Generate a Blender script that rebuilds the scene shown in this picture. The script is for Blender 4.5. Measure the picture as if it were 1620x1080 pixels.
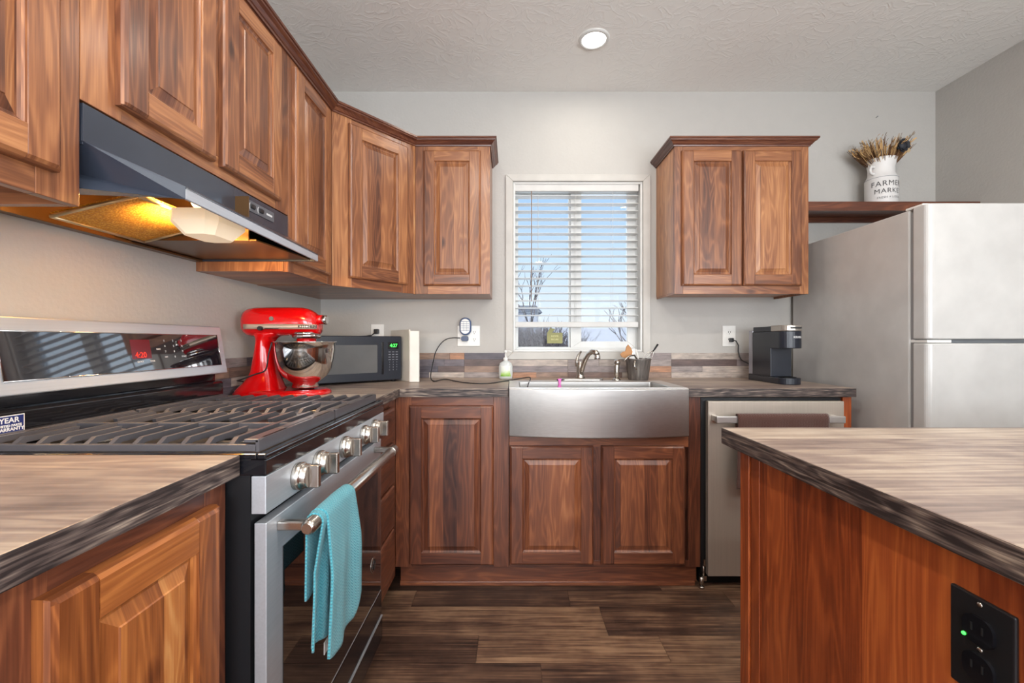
import bpy, bmesh, math, random
from mathutils import Vector, Matrix, noise as mnoise
R = math.radians
for o in list(bpy.data.objects): bpy.data.objects.remove(o)
SC = bpy.context.scene
COL = SC.collection
rnd = random.Random(7)

# ------------------------------------------------------------------ camera, world, light, exposure
H = 1.127; F = 690.0
cam = bpy.data.cameras.new('camera'); cam.lens = F/1620*36; cam.sensor_width = 36; cam.clip_start = .02; cam.clip_end = 500
co_ = bpy.data.objects.new('camera', cam); COL.objects.link(co_)
co_.location = (0, 0, H); co_.rotation_euler = (R(90), 0, 0); SC.camera = co_
SC.view_settings.view_transform = 'Standard'; SC.view_settings.look = 'None'
SC.view_settings.gamma = 1; SC.view_settings.use_curve_mapping = False
SC.view_settings.exposure = 0.20
W = 2.58; LW = -1.1315; RW = 2.505; CZ = 2.604; FW = -3.6

world = bpy.data.worlds.new('sky'); SC.world = world; world.use_nodes = True
wn = world.node_tree.nodes; wl = world.node_tree.links
for n in list(wn): wn.remove(n)
wo = wn.new('ShaderNodeOutputWorld'); wb = wn.new('ShaderNodeBackground'); wr = wn.new('ShaderNodeValToRGB')
wt = wn.new('ShaderNodeTexCoord'); ws = wn.new('ShaderNodeSeparateXYZ')
wl.new(wt.outputs['Generated'], ws.inputs[0]); wl.new(ws.outputs['Z'], wr.inputs[0])
e = wr.color_ramp.elements
e[0].position = 0.0; e[0].color = (.78, .84, .93, 1); e[1].position = .7; e[1].color = (.10, .26, .72, 1)
for p, c in ((.06, (.76, .85, .96, 1)), (.17, (.60, .77, .97, 1)), (.34, (.38, .60, .94, 1))):
    q = e.new(p); q.color = c
wl.new(wr.outputs[0], wb.inputs[0]); wb.inputs[1].default_value = 1.0; wl.new(wb.outputs[0], wo.inputs[0])

def area(name, loc, rot, sx, sy, power, col, shape='RECTANGLE', spread=180):
    l = bpy.data.lights.new(name, 'AREA'); l.shape = shape; l.size = sx
    if shape in ('RECTANGLE', 'ELLIPSE'): l.size_y = sy
    l.energy = power; l.color = col; l.spread = R(spread)
    o = bpy.data.objects.new(name, l); COL.objects.link(o); o.location = loc; o.rotation_euler = rot
    return o
# daylight: sun on the yard, and sky light by the kitchen window; rear and side fill lamps added
sun = bpy.data.lights.new('sun', 'SUN'); sun.energy = 2.4; sun.angle = R(.6); sun.color = (1, .96, .9)
so = bpy.data.objects.new('sun', sun); COL.objects.link(so); so.rotation_euler = (R(52), 0, R(-35))
area('unseen_rear_fill_a', (-.1, FW-.02, 1.35), (R(114), 0, 0), 1.5, 1.6, 100, (.88, .94, 1))  # fill lamp added at an unseen rear window, tilted up for the ceiling
area('unseen_rear_fill_b', (1.75, FW-.02, 1.35), (R(114), 0, 0), 1.0, 1.6, 62, (.92, .95, 1))  # second added fill lamp behind the camera, no window seen there
area('unseen_side_fill', (RW+.02, -1.6, 1.4), (R(114), 0, R(90)), 1.8, 1.5, 88, (.90, .95, 1))  # unseen lamp added at the side to fill the room
area('daylight_kitchen_window', (.389, W+.15, 1.57), (R(-90), 0, 0), .72, .95, 3.0, (.80, .90, 1))
CEIL = [(.40, 2.13), (-.25, .55), (1.25, .55), (-.25, -1.1), (1.25, -1.1), (.5, -2.7)]  # first lamp visible, the others unseen and added for room light
for i, (x, y) in enumerate(CEIL):
    area('recessed_lamp_light', (x, y, CZ-.012), (0, 0, 0), .12, .12, 3.0 if i == 0 else 11, (1, .93, .83), 'DISK')
area('hood_lamp_light', (-.78, 1.13, 1.388), (0, 0, 0), .11, .09, 2.0, (1, .66, .36), spread=105)
area('filter_fill_glow', (-.852, 1.13, 1.425), (0, R(138), 0), .05, .12, 1.3, (1, .60, .24), spread=100)  # added area lamp brightening the grease filter beside the lens
area('pan_fill_glow', (-.79, 1.212, 1.404), (R(93), 0, 0), .10, .016, .55, (1, .58, .22), spread=90)  # added strip lamp warming the far end of the inner pan
bl = bpy.data.lights.new('hood_bulb_light', 'POINT'); bl.energy = 5.0; bl.shadow_soft_size = .02; bl.color = (1, .55, .16)
bo = bpy.data.objects.new('hood_bulb_light', bl); COL.objects.link(bo); bo.location = (-.815, 1.075, 1.49)

# ------------------------------------------------------------------ materials
def srgb(r, g, b):
    f = lambda c: (c/255/12.92 if c/255 <= .04045 else ((c/255+.055)/1.055)**2.4)
    return (f(r), f(g), f(b), 1)
class NT:
    def __init__(s, name):
        s.m = bpy.data.materials.new(name); s.m.use_nodes = True; s.t = s.m.node_tree
        s.b = s.t.nodes['Principled BSDF']; s.out = s.t.nodes['Material Output']
    def n(s, ty, **kw):
        q = s.t.nodes.new(ty)
        for k, v in kw.items(): setattr(q, k, v)
        return q
    def put(s, sock, v):
        if hasattr(v, 'outputs'): v = v.outputs[0]
        if hasattr(v, 'is_output'): s.t.links.new(v, sock)
        else: sock.default_value = v
    def math(s, op, a, b=0.0, c=None):
        q = s.n('ShaderNodeMath', operation=op); s.put(q.inputs[0], a); s.put(q.inputs[1], b)
        if c is not None: s.put(q.inputs[2], c)
        return q.outputs[0]
    def xyz(s, x, y, z):
        q = s.n('ShaderNodeCombineXYZ'); s.put(q.inputs[0], x); s.put(q.inputs[1], y); s.put(q.inputs[2], z); return q.outputs[0]
    def noise(s, vec, scale, detail=2, rough=.5, dist=0):
        q = s.n('ShaderNodeTexNoise'); s.put(q.inputs['Vector'], vec); s.put(q.inputs['Scale'], scale)
        s.put(q.inputs['Detail'], detail); s.put(q.inputs['Roughness'], rough); s.put(q.inputs['Distortion'], dist); return q.outputs['Fac']
    def ramp(s, f, stops):
        q = s.n('ShaderNodeValToRGB'); s.put(q.inputs[0], f); e = q.color_ramp.elements
        e[0].position, e[0].color = stops[0]; e[1].position, e[1].color = stops[-1]
        for p, c in stops[1:-1]: k = e.new(p); k.color = c
        return q.outputs[0]
    def mix(s, f, a, b, mode='MIX'):
        q = s.n('ShaderNodeMix', data_type='RGBA', blend_type=mode); s.put(q.inputs[0], f); s.put(q.inputs[6], a); s.put(q.inputs[7], b); return q.outputs[2]
    def bump(s, h, strength, dist=.001):
        q = s.n('ShaderNodeBump'); s.put(q.inputs['Strength'], strength); s.put(q.inputs['Distance'], dist); s.put(q.inputs['Height'], h)
        s.t.links.new(q.outputs[0], s.b.inputs['Normal'])
    def set(s, **kw):
        for k, v in kw.items(): s.put(s.b.inputs[k.replace('_', ' ')], v)
        return s.m
def plain(name, col, rough=.5, metal=0, bump=None, emit=None, coat=0, vary=.06, spec=.5):
    t = NT(name); c = t.n('ShaderNodeTexCoord')
    nz = t.noise(c.outputs['Object'], 9, 3)
    dk = tuple(v*(1-vary) for v in col[:3])+(1,); lt = tuple(min(1, v*(1+vary)) for v in col[:3])+(1,)
    t.set(Base_Color=t.ramp(nz, [(.3, dk), (.7, lt)]), Roughness=rough, Metallic=metal)
    t.b.inputs['Coat Weight'].default_value = coat; t.b.inputs['Specular IOR Level'].default_value = spec
    if bump: t.bump(t.noise(c.outputs['Object'], bump[0], 3), bump[1], bump[2] if len(bump) > 2 else .001)
    if emit: t.b.inputs['Emission Color'].default_value = emit[0]; t.b.inputs['Emission Strength'].default_value = emit[1]
    return t.m
def uv_parts(t):
    u = t.n('ShaderNodeUVMap'); u.uv_map = 'UVMap'; s = t.n('ShaderNodeSeparateXYZ'); t.t.links.new(u.outputs[0], s.inputs[0])
    a = t.n('ShaderNodeAttribute'); a.attribute_name = 'bd'; sa = t.n('ShaderNodeSeparateColor'); t.t.links.new(a.outputs['Color'], sa.inputs[0])
    return s.outputs[0], s.outputs[1], sa.outputs[0], sa.outputs[1], a.outputs['Color']
def wood(name, stops, rough=.33, stave=.062, contrast=1.0, coat=.25):
    t = NT(name); u, v, tone, stv, _ = uv_parts(t)
    wob = t.noise(t.xyz(t.math('MULTIPLY', v, 1.3), 0, 0), 1, 1)
    su = t.math('ADD', t.math('DIVIDE', u, stave), t.math('MULTIPLY', wob, .05))
    fl = t.math('FLOOR', su)
    wn_ = t.n('ShaderNodeTexWhiteNoise', noise_dimensions='1D'); t.put(wn_.inputs['W'], fl)
    sid = wn_.outputs['Value']
    shift = t.math('MULTIPLY', t.math('MULTIPLY', sid, stv), 13.7)
    low = t.noise(t.xyz(t.math('MULTIPLY', u, 9), t.math('MULTIPLY', v, 1.15), shift), 1, 2.5, .5, .35)
    mid = t.noise(t.xyz(t.math('MULTIPLY', u, 34), t.math('MULTIPLY', v, 2.2), shift), 1, 3, .55, .2)
    ring = t.math('SINE', t.math('MULTIPLY', low, 105))
    ring = t.math('MULTIPLY_ADD', ring, .5, .5)
    fine = t.noise(t.xyz(t.math('MULTIPLY', u, 330), t.math('MULTIPLY', v, 9), shift), 1, 2)
    f = t.math('MULTIPLY', t.math('SUBTRACT', low, .5), .62*contrast)
    f = t.math('ADD', f, t.math('MULTIPLY', t.math('SUBTRACT', mid, .5), .42*contrast))
    f = t.math('ADD', f, t.math('MULTIPLY', t.math('SUBTRACT', t.math('POWER', ring, 2.0),   .45), .15*contrast))
    f = t.math('ADD', f, t.math('MULTIPLY', t.math('SUBTRACT', fine, .5), .36*contrast))
    f = t.math('ADD', f, .5)
    f = t.math('ADD', f, t.math('MULTIPLY', t.math('SUBTRACT', tone, .5), .42))
    f = t.math('ADD', f, t.math('MULTIPLY', t.math('MULTIPLY', t.math('SUBTRACT', sid, .5), stv), .36))
    vo = t.n('ShaderNodeTexVoronoi'); t.put(vo.inputs['Vector'], t.xyz(t.math('MULTIPLY', u, 8.5), t.math('MULTIPLY', v, 4.2), shift)); t.put(vo.inputs['Scale'], 1.0)
    kn = t.math('LESS_THAN', vo.outputs['Distance'], .085)
    k2 = t.n('ShaderNodeMapRange'); t.put(k2.inputs[0], vo.outputs['Distance']); t.put(k2.inputs[1], .03); t.put(k2.inputs[2], .16); t.put(k2.inputs[3], .38); t.put(k2.inputs[4], 0.0)
    sel = t.math('GREATER_THAN', t.noise(t.xyz(t.math('MULTIPLY', u, 2.1), t.math('MULTIPLY', v, 1.1), 5.5), 1, 0), .56)
    f = t.math('SUBTRACT', f, t.math('MULTIPLY', k2.outputs[0], sel))
    col = t.ramp(f, stops)
    t.set(Base_Color=col, Roughness=t.math('MULTIPLY_ADD', fine, .18, rough-.06))
    t.b.inputs['Coat Weight'].default_value = coat; t.b.inputs['Coat Roughness'].default_value = .22
    t.bump(fine, .12, .0006)
    return t.m
M = {}
M['walnut'] = wood('walnut_wood', [(.10, srgb(66, 36, 26)), (.32, srgb(110, 66, 44)), (.52, srgb(146, 93, 60)), (.72, srgb(176, 120, 78)), (.95, srgb(204, 152, 104))])
M['walnut_base'] = wood('red_shade_toned_walnut', [(.10, srgb(50, 25, 20)), (.32, srgb(84, 46, 33)), (.54, srgb(114, 65, 44)), (.76, srgb(146, 87, 56)), (.97, srgb(182, 118, 78))])  # walnut copy: dim reddish light put into the colour, plus slight wood variation
M['mahogany'] = wood('orange_walnut_wood', [(.1, srgb(96, 42, 22)), (.35, srgb(142, 66, 32)), (.55, srgb(172, 86, 42)), (.78, srgb(202, 112, 54)), (.95, srgb(216, 136, 76))], stave=.085, contrast=1.05)
M['crown'] = wood('dark_walnut_trim', [(.1, srgb(50, 24, 18)), (.5, srgb(92, 50, 36)), (.9, srgb(142, 90, 62))])
def laminate(name, stops, su=11, vf=.9, ffv=6, rf=60, fine_amt=.35, ring_amt=.2, rough=.38, rows=.115, rowamt=.35):
    t = NT(name); u, v, tone, stv, _ = uv_parts(t)
    fl = t.math('FLOOR', t.math('DIVIDE', u, rows)); w = t.n('ShaderNodeTexWhiteNoise', noise_dimensions='1D'); t.put(w.inputs['W'], fl)
    sid = w.outputs['Value']; sh = t.math('MULTIPLY', sid, 9.1)
    low = t.noise(t.xyz(t.math('MULTIPLY', u, su), t.math('MULTIPLY', v, vf), sh), 1, 3, .5, .15)
    ring = t.math('MULTIPLY_ADD', t.math('SINE', t.math('MULTIPLY', low, rf)), .5, .5)
    fine = t.noise(t.xyz(t.math('MULTIPLY', u, 210), t.math('MULTIPLY', v, ffv), sh), 1, 3, .6)
    patch = t.noise(t.xyz(t.math('MULTIPLY', u, 9), t.math('MULTIPLY', v, 7), sh), 1, 3, .6)
    f = t.math('ADD', .5, t.math('MULTIPLY', t.math('SUBTRACT', low, .5), .7))
    f = t.math('ADD', f, t.math('MULTIPLY', t.math('SUBTRACT', ring, .5), ring_amt))
    f = t.math('ADD', f, t.math('MULTIPLY', t.math('SUBTRACT', fine, .5), fine_amt))
    f = t.math('ADD', f, t.math('MULTIPLY', t.math('SUBTRACT', patch, .5), .6))
    f = t.math('ADD', f, t.math('MULTIPLY', t.math('SUBTRACT', sid, .5), rowamt))
    f = t.math('ADD', f, t.math('MULTIPLY', t.math('SUBTRACT', tone, .5), .5))
    t.set(Base_Color=t.ramp(f, stops), Roughness=rough); t.bump(fine, .15, .0006)
    return t.m
M['counter'] = laminate('weathered_plank_laminate', [(.12, srgb(104, 90, 86)), (.4, srgb(146, 128, 118)), (.6, srgb(172, 154, 138)), (.88, srgb(202, 186, 168))])
M['counter_edge'] = laminate('dark_weathered_edge', [(.15, srgb(46, 38, 37)), (.42, srgb(84, 72, 68)), (.62, srgb(112, 98, 90)), (.95, srgb(170, 154, 138))], fine_amt=2.0, ring_amt=.3, rows=.5, rough=.5, ffv=9, su=20, vf=3)
M['floor'] = laminate('rustic_plank_floor', [(.12, srgb(32, 22, 18)), (.38, srgb(72, 51, 41)), (.58, srgb(106, 79, 62)), (.9, srgb(160, 128, 100))], fine_amt=1.0, ring_amt=.10, ffv=3.0, rf=60, su=13, vf=1.0, rows=50, rough=.42)
def tile_mat():
    t = NT('painted_wood_strip_tile'); u, v, _, _, col = uv_parts(t)
    fine = t.noise(t.xyz(t.math('MULTIPLY', u, 260), t.math('MULTIPLY', v, 9), 0), 1, 3, .6)
    pat = t.noise(t.xyz(t.math('MULTIPLY', u, 40), t.math('MULTIPLY', v, 12), 0), 1, 3, .6)
    f = t.math('ADD', t.math('MULTIPLY', fine, .6), t.math('MULTIPLY', pat, .7))
    g = t.ramp(f, [(.35, (.35, .33, .32, 1)), (.65, (.95, .95, .95, 1)), (.9, (1.5, 1.45, 1.4, 1))])
    t.set(Base_Color=t.mix(1.0, col, g, 'MULTIPLY'), Roughness=.45); t.bump(fine, .2, .0008); return t.m
M['tile'] = tile_mat()
def wallmat(name, c, sc=75, st=.35):
    t = NT(name); g = t.n('ShaderNodeNewGeometry')
    a = t.noise(g.outputs['Position'], sc, 3); b = t.noise(g.outputs['Position'], 14, 2)
    t.set(Base_Color=t.ramp(b, [(.2, tuple(x*.97 for x in c[:3])+(1,)), (.8, c)]), Roughness=.8); t.bump(a, st, .003); return t.m
M['wall'] = wallmat('orange_peel_wall_paint', srgb(189, 186, 181))
def ceilmat():
    t = NT('swirl_texture_ceiling'); g = t.n('ShaderNodeNewGeometry')
    a = t.noise(g.outputs['Position'], 9, 4, .5, 2.2)
    rid = t.ramp(a, [(.44, (0, 0, 0, 1)), (.5, (1, 1, 1, 1)), (.56, (.2, .2, .2, 1))])
    t.set(Base_Color=srgb(240, 240, 237), Roughness=.85); t.bump(rid, .28, .004); return t.m
M['ceil'] = ceilmat()
M['trimpaint'] = plain('painted_window_trim', srgb(196, 193, 187), .5)
M['vinyl'] = plain('white_vinyl', srgb(216, 216, 213), .35)
M['slat'] = plain('white_blind_slat', srgb(208, 207, 204), .45)
M['enamel'] = plain('white_fridge_enamel', srgb(196, 195, 193), .28, bump=(260, .12, .0008), coat=.2)
M['gasket'] = plain('grey_gasket', srgb(150, 152, 154), .6)
def steel(name, base, rough, axis, aniso=.6, metal=1.0):
    t = NT(name); c = t.n('ShaderNodeTexCoord'); s = t.n('ShaderNodeSeparateXYZ'); t.t.links.new(c.outputs['Object'], s.inputs[0])
    k = [260, 260, 260]; k[axis] = 2.0
    f = t.noise(t.xyz(t.math('MULTIPLY', s.outputs[0], k[0]), t.math('MULTIPLY', s.outputs[1], k[1]), t.math('MULTIPLY', s.outputs[2], k[2])), 1, 3)
    t.set(Base_Color=t.ramp(f, [(.3, tuple(x*.92 for x in base[:3])+(1,)), (.7, base)]), Roughness=t.math('MULTIPLY_ADD', f, .10, rough-.05), Metallic=metal)
    tg = t.n('ShaderNodeTangent', direction_type='UV_MAP'); tg.uv_map = 'UVMap'; t.t.links.new(tg.outputs[0], t.b.inputs['Tangent']); t.b.inputs['Anisotropic'].default_value = aniso
    return t.m
M['steel'] = steel('brushed_stainless_steel', srgb(214, 211, 207), .32, 0, .75)
M['steel_y'] = steel('brushed_stainless_range', srgb(206, 211, 218), .46, 1, .3, .72)
M['steel_warm'] = steel('stainless_dishwasher_panel', srgb(206, 195, 182), .44, 2, .3, .66)
M['chrome'] = plain('polished_chrome', srgb(214, 212, 210), .10, 1, vary=.02)
M['nickel'] = plain('brushed_nickel', srgb(190, 184, 176), .26, 1)
M['black_gloss'] = plain('black_gloss_enamel', srgb(22, 22, 26), .12, coat=.3)
M['black_hood'] = plain('black_hood_enamel', srgb(48, 54, 66), .26, coat=.3)
M['black'] = plain('black_plastic', srgb(24, 25, 28), .4)
M['navy'] = plain('dark_navy_plastic', srgb(30, 34, 44), .32)
M['iron'] = plain('cast_iron', srgb(80, 78, 82), .32, bump=(300, .3, .0006))
M['flat_black'] = plain('matte_black', srgb(12, 12, 13), .8)  # matte black of outlet slots and dishwasher toe panel
def wavy_glass(name, base, sc, st):
    t = NT(name); c = t.n('ShaderNodeTexCoord'); t.set(Base_Color=base, Roughness=.03)
    t.b.inputs['Coat Weight'].default_value = 1; t.b.inputs['Specular IOR Level'].default_value = .9
    h = t.noise(c.outputs['Object'], sc, 1)
    q = t.n('ShaderNodeBump'); q.inputs['Strength'].default_value = st; q.inputs['Distance'].default_value = .02
    t.put(q.inputs['Height'], h); t.t.links.new(q.outputs[0], t.b.inputs['Normal']); t.t.links.new(q.outputs[0], t.b.inputs['Coat Normal']); return t.m
M['panel_glass'] = wavy_glass('black_control_glass', srgb(24, 22, 30), 4.5, .045)
M['oven_glass'] = wavy_glass('black_oven_glass', srgb(10, 10, 13), 4, .02)
M['red'] = plain('red_mixer_enamel', srgb(206, 8, 12), .16, coat=.6, vary=.03)
M['teal'] = None
def cloth(name, c1, c2, sc=1.0):
    t = NT(name); u = t.n('ShaderNodeUVMap'); u.uv_map = 'UVMap'; s = t.n('ShaderNodeSeparateXYZ'); t.t.links.new(u.outputs[0], s.inputs[0])
    zig = t.math('PINGPONG', t.math('MULTIPLY', s.outputs[0], 1.0), .006)
    w = t.math('MULTIPLY_ADD', t.math('SINE', t.math('MULTIPLY', t.math('ADD', s.outputs[1], t.math('MULTIPLY', zig, 1.2)), 900*sc)), .5, .5)
    n2 = t.noise(u.outputs[0], 900, 2)
    h = t.math('ADD', t.math('MULTIPLY', w, .6), t.math('MULTIPLY', n2, .5))
    t.set(Base_Color=t.mix(h, c1, c2), Roughness=.9); t.b.inputs['Sheen Weight'].default_value = .3; t.bump(h, .9, .0025); return t.m
M['teal'] = cloth('teal_knit_cotton', srgb(40, 128, 146), srgb(92, 178, 190))
M['brown_cloth'] = cloth('brown_plush_cloth', srgb(66, 38, 32), srgb(104, 64, 52))
M['ivory'] = plain('ivory_board', srgb(226, 221, 211), .5)
M['white'] = plain('white_plastic', srgb(235, 234, 230), .35)
M['ledgreen'] = plain('green_led', srgb(20, 60, 20), .4, emit=(srgb(70, 255, 90), 2.2))
M['ledred'] = plain('red_led', srgb(60, 10, 10), .4, emit=(srgb(255, 50, 30), 1.6))
M['printwhite'] = plain('white_print', srgb(225, 225, 225), .5)
M['printgrey'] = plain('grey_print', srgb(150, 152, 158), .5)
M['printblack'] = plain('black_print', srgb(40, 40, 42), .6)
M['lamp'] = plain('lamp_lens', srgb(250, 248, 240), .4, emit=((1, .97, .92, 1), 6))
M['hoodlens'] = plain('frosted_hood_lens', srgb(240, 228, 205), .35, emit=((1, .74, .48, 1), .38))
M['bulb'] = plain('glowing_bulb', srgb(255, 230, 190), .4, emit=((1, .74, .42, 1), 4))
M['pinkrub'] = plain('pink_rubber', srgb(232, 120, 200), .5)
M['orange_ply'] = M['walnut']
def filt():
    t = NT('aluminium_filter_lamp_gold'); u = t.n('ShaderNodeUVMap'); u.uv_map = 'UVMap'
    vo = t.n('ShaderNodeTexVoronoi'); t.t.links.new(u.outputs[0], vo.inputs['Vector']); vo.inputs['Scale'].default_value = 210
    t.set(Base_Color=t.ramp(vo.outputs['Distance'], [(.1, srgb(255, 214, 100)), (.6, srgb(214, 150, 44))]), Roughness=.45, Metallic=.5); t.bump(vo.outputs['Distance'], 1.0, .002); return t.m  # golden lamp glow painted into the aluminium colour
M['filter'] = filt()
def galv():
    t = NT('streaked_zinc'); c = t.n('ShaderNodeTexCoord'); s = t.n('ShaderNodeSeparateXYZ'); t.t.links.new(c.outputs['Object'], s.inputs[0])
    f = t.noise(t.xyz(t.math('MULTIPLY', s.outputs[0], 60), t.math('MULTIPLY', s.outputs[1], 60), t.math('MULTIPLY', s.outputs[2], 7)), 1, 3)
    t.set(Base_Color=t.ramp(f, [(.3, srgb(78, 74, 73)), (.55, srgb(116, 110, 106)), (.8, srgb(168, 162, 156))]), Roughness=.45, Metallic=.4); return t.m
M['zinc'] = galv()
def clearmat(name, tint, glossw=.08):
    t = NT(name); tr = t.n('ShaderNodeBsdfTransparent'); tr.inputs[0].default_value = tint
    gl = t.n('ShaderNodeBsdfGlossy'); gl.inputs['Roughness'].default_value = .02
    fr = t.n('ShaderNodeFresnel'); fr.inputs[0].default_value = 1.14
    mx = t.n('ShaderNodeMixShader'); t.t.links.new(fr.outputs[0], mx.inputs[0]); t.t.links.new(tr.outputs[0], mx.inputs[1]); t.t.links.new(gl.outputs[0], mx.inputs[2])
    t.t.links.new(mx.outputs[0], t.out.inputs[0]); return t.m
M['pane'] = clearmat('window_glass', (.97, .98, .98, 1))
M['soapclear'] = clearmat('clear_bottle_plastic', (.86, .90, .90, 1))
M['tankclear'] = clearmat('smoky_water_tank', (.45, .47, .52, 1))
M['bark'] = plain('grey_bark', srgb(124, 114, 110), .9, vary=.2)
M['yard'] = plain('pale_dormant_ground', srgb(186, 182, 176), .9, vary=.15)
M['straw'] = plain('dried_straw', srgb(196, 160, 110), .8, vary=.2)
M['straw_dark'] = plain('dried_brown_stalk', srgb(110, 76, 50), .8, vary=.2)
M['leaf_dry'] = plain('dried_grey_leaf', srgb(140, 128, 112), .8, vary=.2)
M['tanwood'] = plain('tan_wood', srgb(172, 122, 76), .6, vary=.15)

# ------------------------------------------------------------------ mesh builders
class MB:
    def __init__(s, mat=None):
        s.bm = bmesh.new(); s.uv = s.bm.loops.layers.uv.new('UVMap'); s.cl = s.bm.loops.layers.float_color.new('bd')
        s.X = mat or Matrix.Identity(4)
    def fin(s, faces, grain='z', tone=None, stave=0.0, col=None, off=None, mi=0):
        g = {'x': Vector((1, 0, 0)), 'y': Vector((0, 1, 0)), 'z': Vector((0, 0, 1))}[grain]
        ou, ov = off if off else (rnd.uniform(0, 40), rnd.uniform(0, 40))
        c = col if col else ((tone if tone is not None else rnd.uniform(.25, .75)), stave, 0, 1)
        for f in faces:
            f.normal_update(); n = f.normal
            gg = g if abs(n.dot(g)) < .85 else (Vector((1, 0, 0)) if grain != 'x' else Vector((0, 1, 0)))
            uax = n.cross(gg)
            if uax.length < 1e-6: uax = Vector((1, 0, 0))
            uax.normalize()
            if max(uax.x, uax.y, uax.z, key=abs) < 0: uax = -uax
            for l in f.loops:
                p = l.vert.co; l[s.uv].uv = (p.dot(uax)+ou, p.dot(gg)+ov); l[s.cl] = c
            f.material_index = mi
    def xf(s, verts):
        for v in verts: v.co = s.X @ v.co
    def box(s, x0, x1, y0, y1, z0, z1, grain='z', tone=None, stave=0, col=None, mi=0, bev=0):
        x0, x1 = min(x0, x1), max(x0, x1); y0, y1 = min(y0, y1), max(y0, y1); z0, z1 = min(z0, z1), max(z0, z1)
        vs = [s.bm.verts.new((x, y, z)) for x in (x0, x1) for y in (y0, y1) for z in (z0, z1)]
        q = [(0, 1, 3, 2), (4, 6, 7, 5), (0, 4, 5, 1), (2, 3, 7, 6), (0, 2, 6, 4), (1, 5, 7, 3)]
        fs = [s.bm.faces.new([vs[i] for i in f]) for f in q]
        if bev > 0:
            es = list({e for f in fs for e in f.edges})
            r = bmesh.ops.bevel(s.bm, geom=es, offset=bev, segments=2, affect='EDGES', profile=.5)
            vs = list({v for v in r['verts']} | {v for f in r['faces'] for v in f.verts}); vs = [v for v in vs if v.is_valid]
            fs = list({f for v in vs for f in v.link_faces})
        s.fin(fs, grain, tone, stave, col, mi=mi); s.xf(vs)
        return fs
    def rings(s, rings, close=True, cap0=True, cap1=True, grain='z', smooth=False, tone=None, stave=0, mi=0, col=None):
        V = [[s.bm.verts.new(Vector(p)) for p in r] for r in rings]; fs = []
        n = len(V[0])
        for a, b in zip(V[:-1], V[1:]):
            for i in range(n if close else n-1):
                j = (i+1) % n
                try: fs.append(s.bm.faces.new((a[i], a[j], b[j], b[i])))
                except ValueError: pass
        caps = []
        if cap0: caps.append(s.bm.faces.new(V[0][::-1]))
        if cap1: caps.append(s.bm.faces.new(V[-1]))
        for f in fs: f.smooth = smooth
        s.fin(fs+caps, grain, tone, stave, mi=mi, col=col); s.xf([v for r in V for v in r])
        return fs
    def prism(s, poly, axis, a, b, **kw):
        def P(p, t):
            return {'x': (t, p[0], p[1]), 'y': (p[0], t, p[1]), 'z': (p[0], p[1], t)}[axis]
        return s.rings([[P(p, a) for p in poly], [P(p, b) for p in poly]], **kw)
    def tube(s, pts, r, n=10, closed=False, mi=0, **kw):
        pts = [Vector(p) for p in pts]; rr = r if isinstance(r, (list, tuple)) else [r]*len(pts)
        rg = []; up = None
        for i, p in enumerate(pts):
            a = pts[max(0, i-1)]; b = pts[min(len(pts)-1, i+1)]
            if closed: a = pts[i-1]; b = pts[(i+1) % len(pts)]
            d = (b-a).normalized()
            if up is None: up = Vector((0, 0, 1)) if abs(d.z) < .9 else Vector((1, 0, 0))
            sx = d.cross(up).normalized(); up = sx.cross(d).normalized()
            rg.append([p+(sx*math.cos(t)+up*math.sin(t))*rr[i] for t in [2*math.pi*k/n for k in range(n)]])
        if closed: rg.append(rg[0]); return s.rings(rg, cap0=False, cap1=False, smooth=True, mi=mi, **kw)
        return s.rings(rg, smooth=True, mi=mi, **kw)
    def lathe(s, prof, c=(0, 0, 0), n=32, axis='z', smooth=True, cap0=True, cap1=True, **kw):
        c = Vector(c); rg = []
        for r, h in prof:
            r = max(r, 1e-4); ring = []
            for k in range(n):
                t = 2*math.pi*k/n; a, b = r*math.cos(t), r*math.sin(t)
                ring.append(c+Vector({'z': (a, b, h), 'x': (h, a, b), 'y': (b, h, a)}[axis]))
            rg.append(ring)
        return s.rings(rg, smooth=smooth, cap0=cap0, cap1=cap1, **kw)
    def ball(s, c, r, sc=(1, 1, 1), n=16, m=10):
        c = Vector(c); rg = []
        for i in range(1, m):
            a = math.pi*i/m
            rg.append([c+Vector((r*sc[0]*math.sin(a)*math.cos(t), r*sc[1]*math.sin(a)*math.sin(t), -r*sc[2]*math.cos(a))) for t in [2*math.pi*k/n for k in range(n)]])
        return s.rings(rg, smooth=True)
    def sheet(s, P, nu, nv, thick=0, uvs=None):
        V = [[s.bm.verts.new(P(i, j)) for j in range(nv)] for i in range(nu)]; fs = []
        for i in range(nu-1):
            for j in range(nv-1):
                f = s.bm.faces.new((V[i][j], V[i+1][j], V[i+1][j+1], V[i][j+1])); f.smooth = True; fs.append(f)
                for l, (a, b) in zip(f.loops, ((i, j), (i+1, j), (i+1, j+1), (i, j+1))):
                    l[s.uv].uv = uvs(a, b) if uvs else (a*.01, b*.01)
        s.xf([v for r in V for v in r]); return fs
    def add(s, me, mat4, mi=0):
        n0 = len(s.bm.verts); s.bm.from_mesh(me); s.bm.verts.ensure_lookup_table()
        for v in s.bm.verts[n0:]: v.co = s.X @ (mat4 @ v.co)
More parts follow.
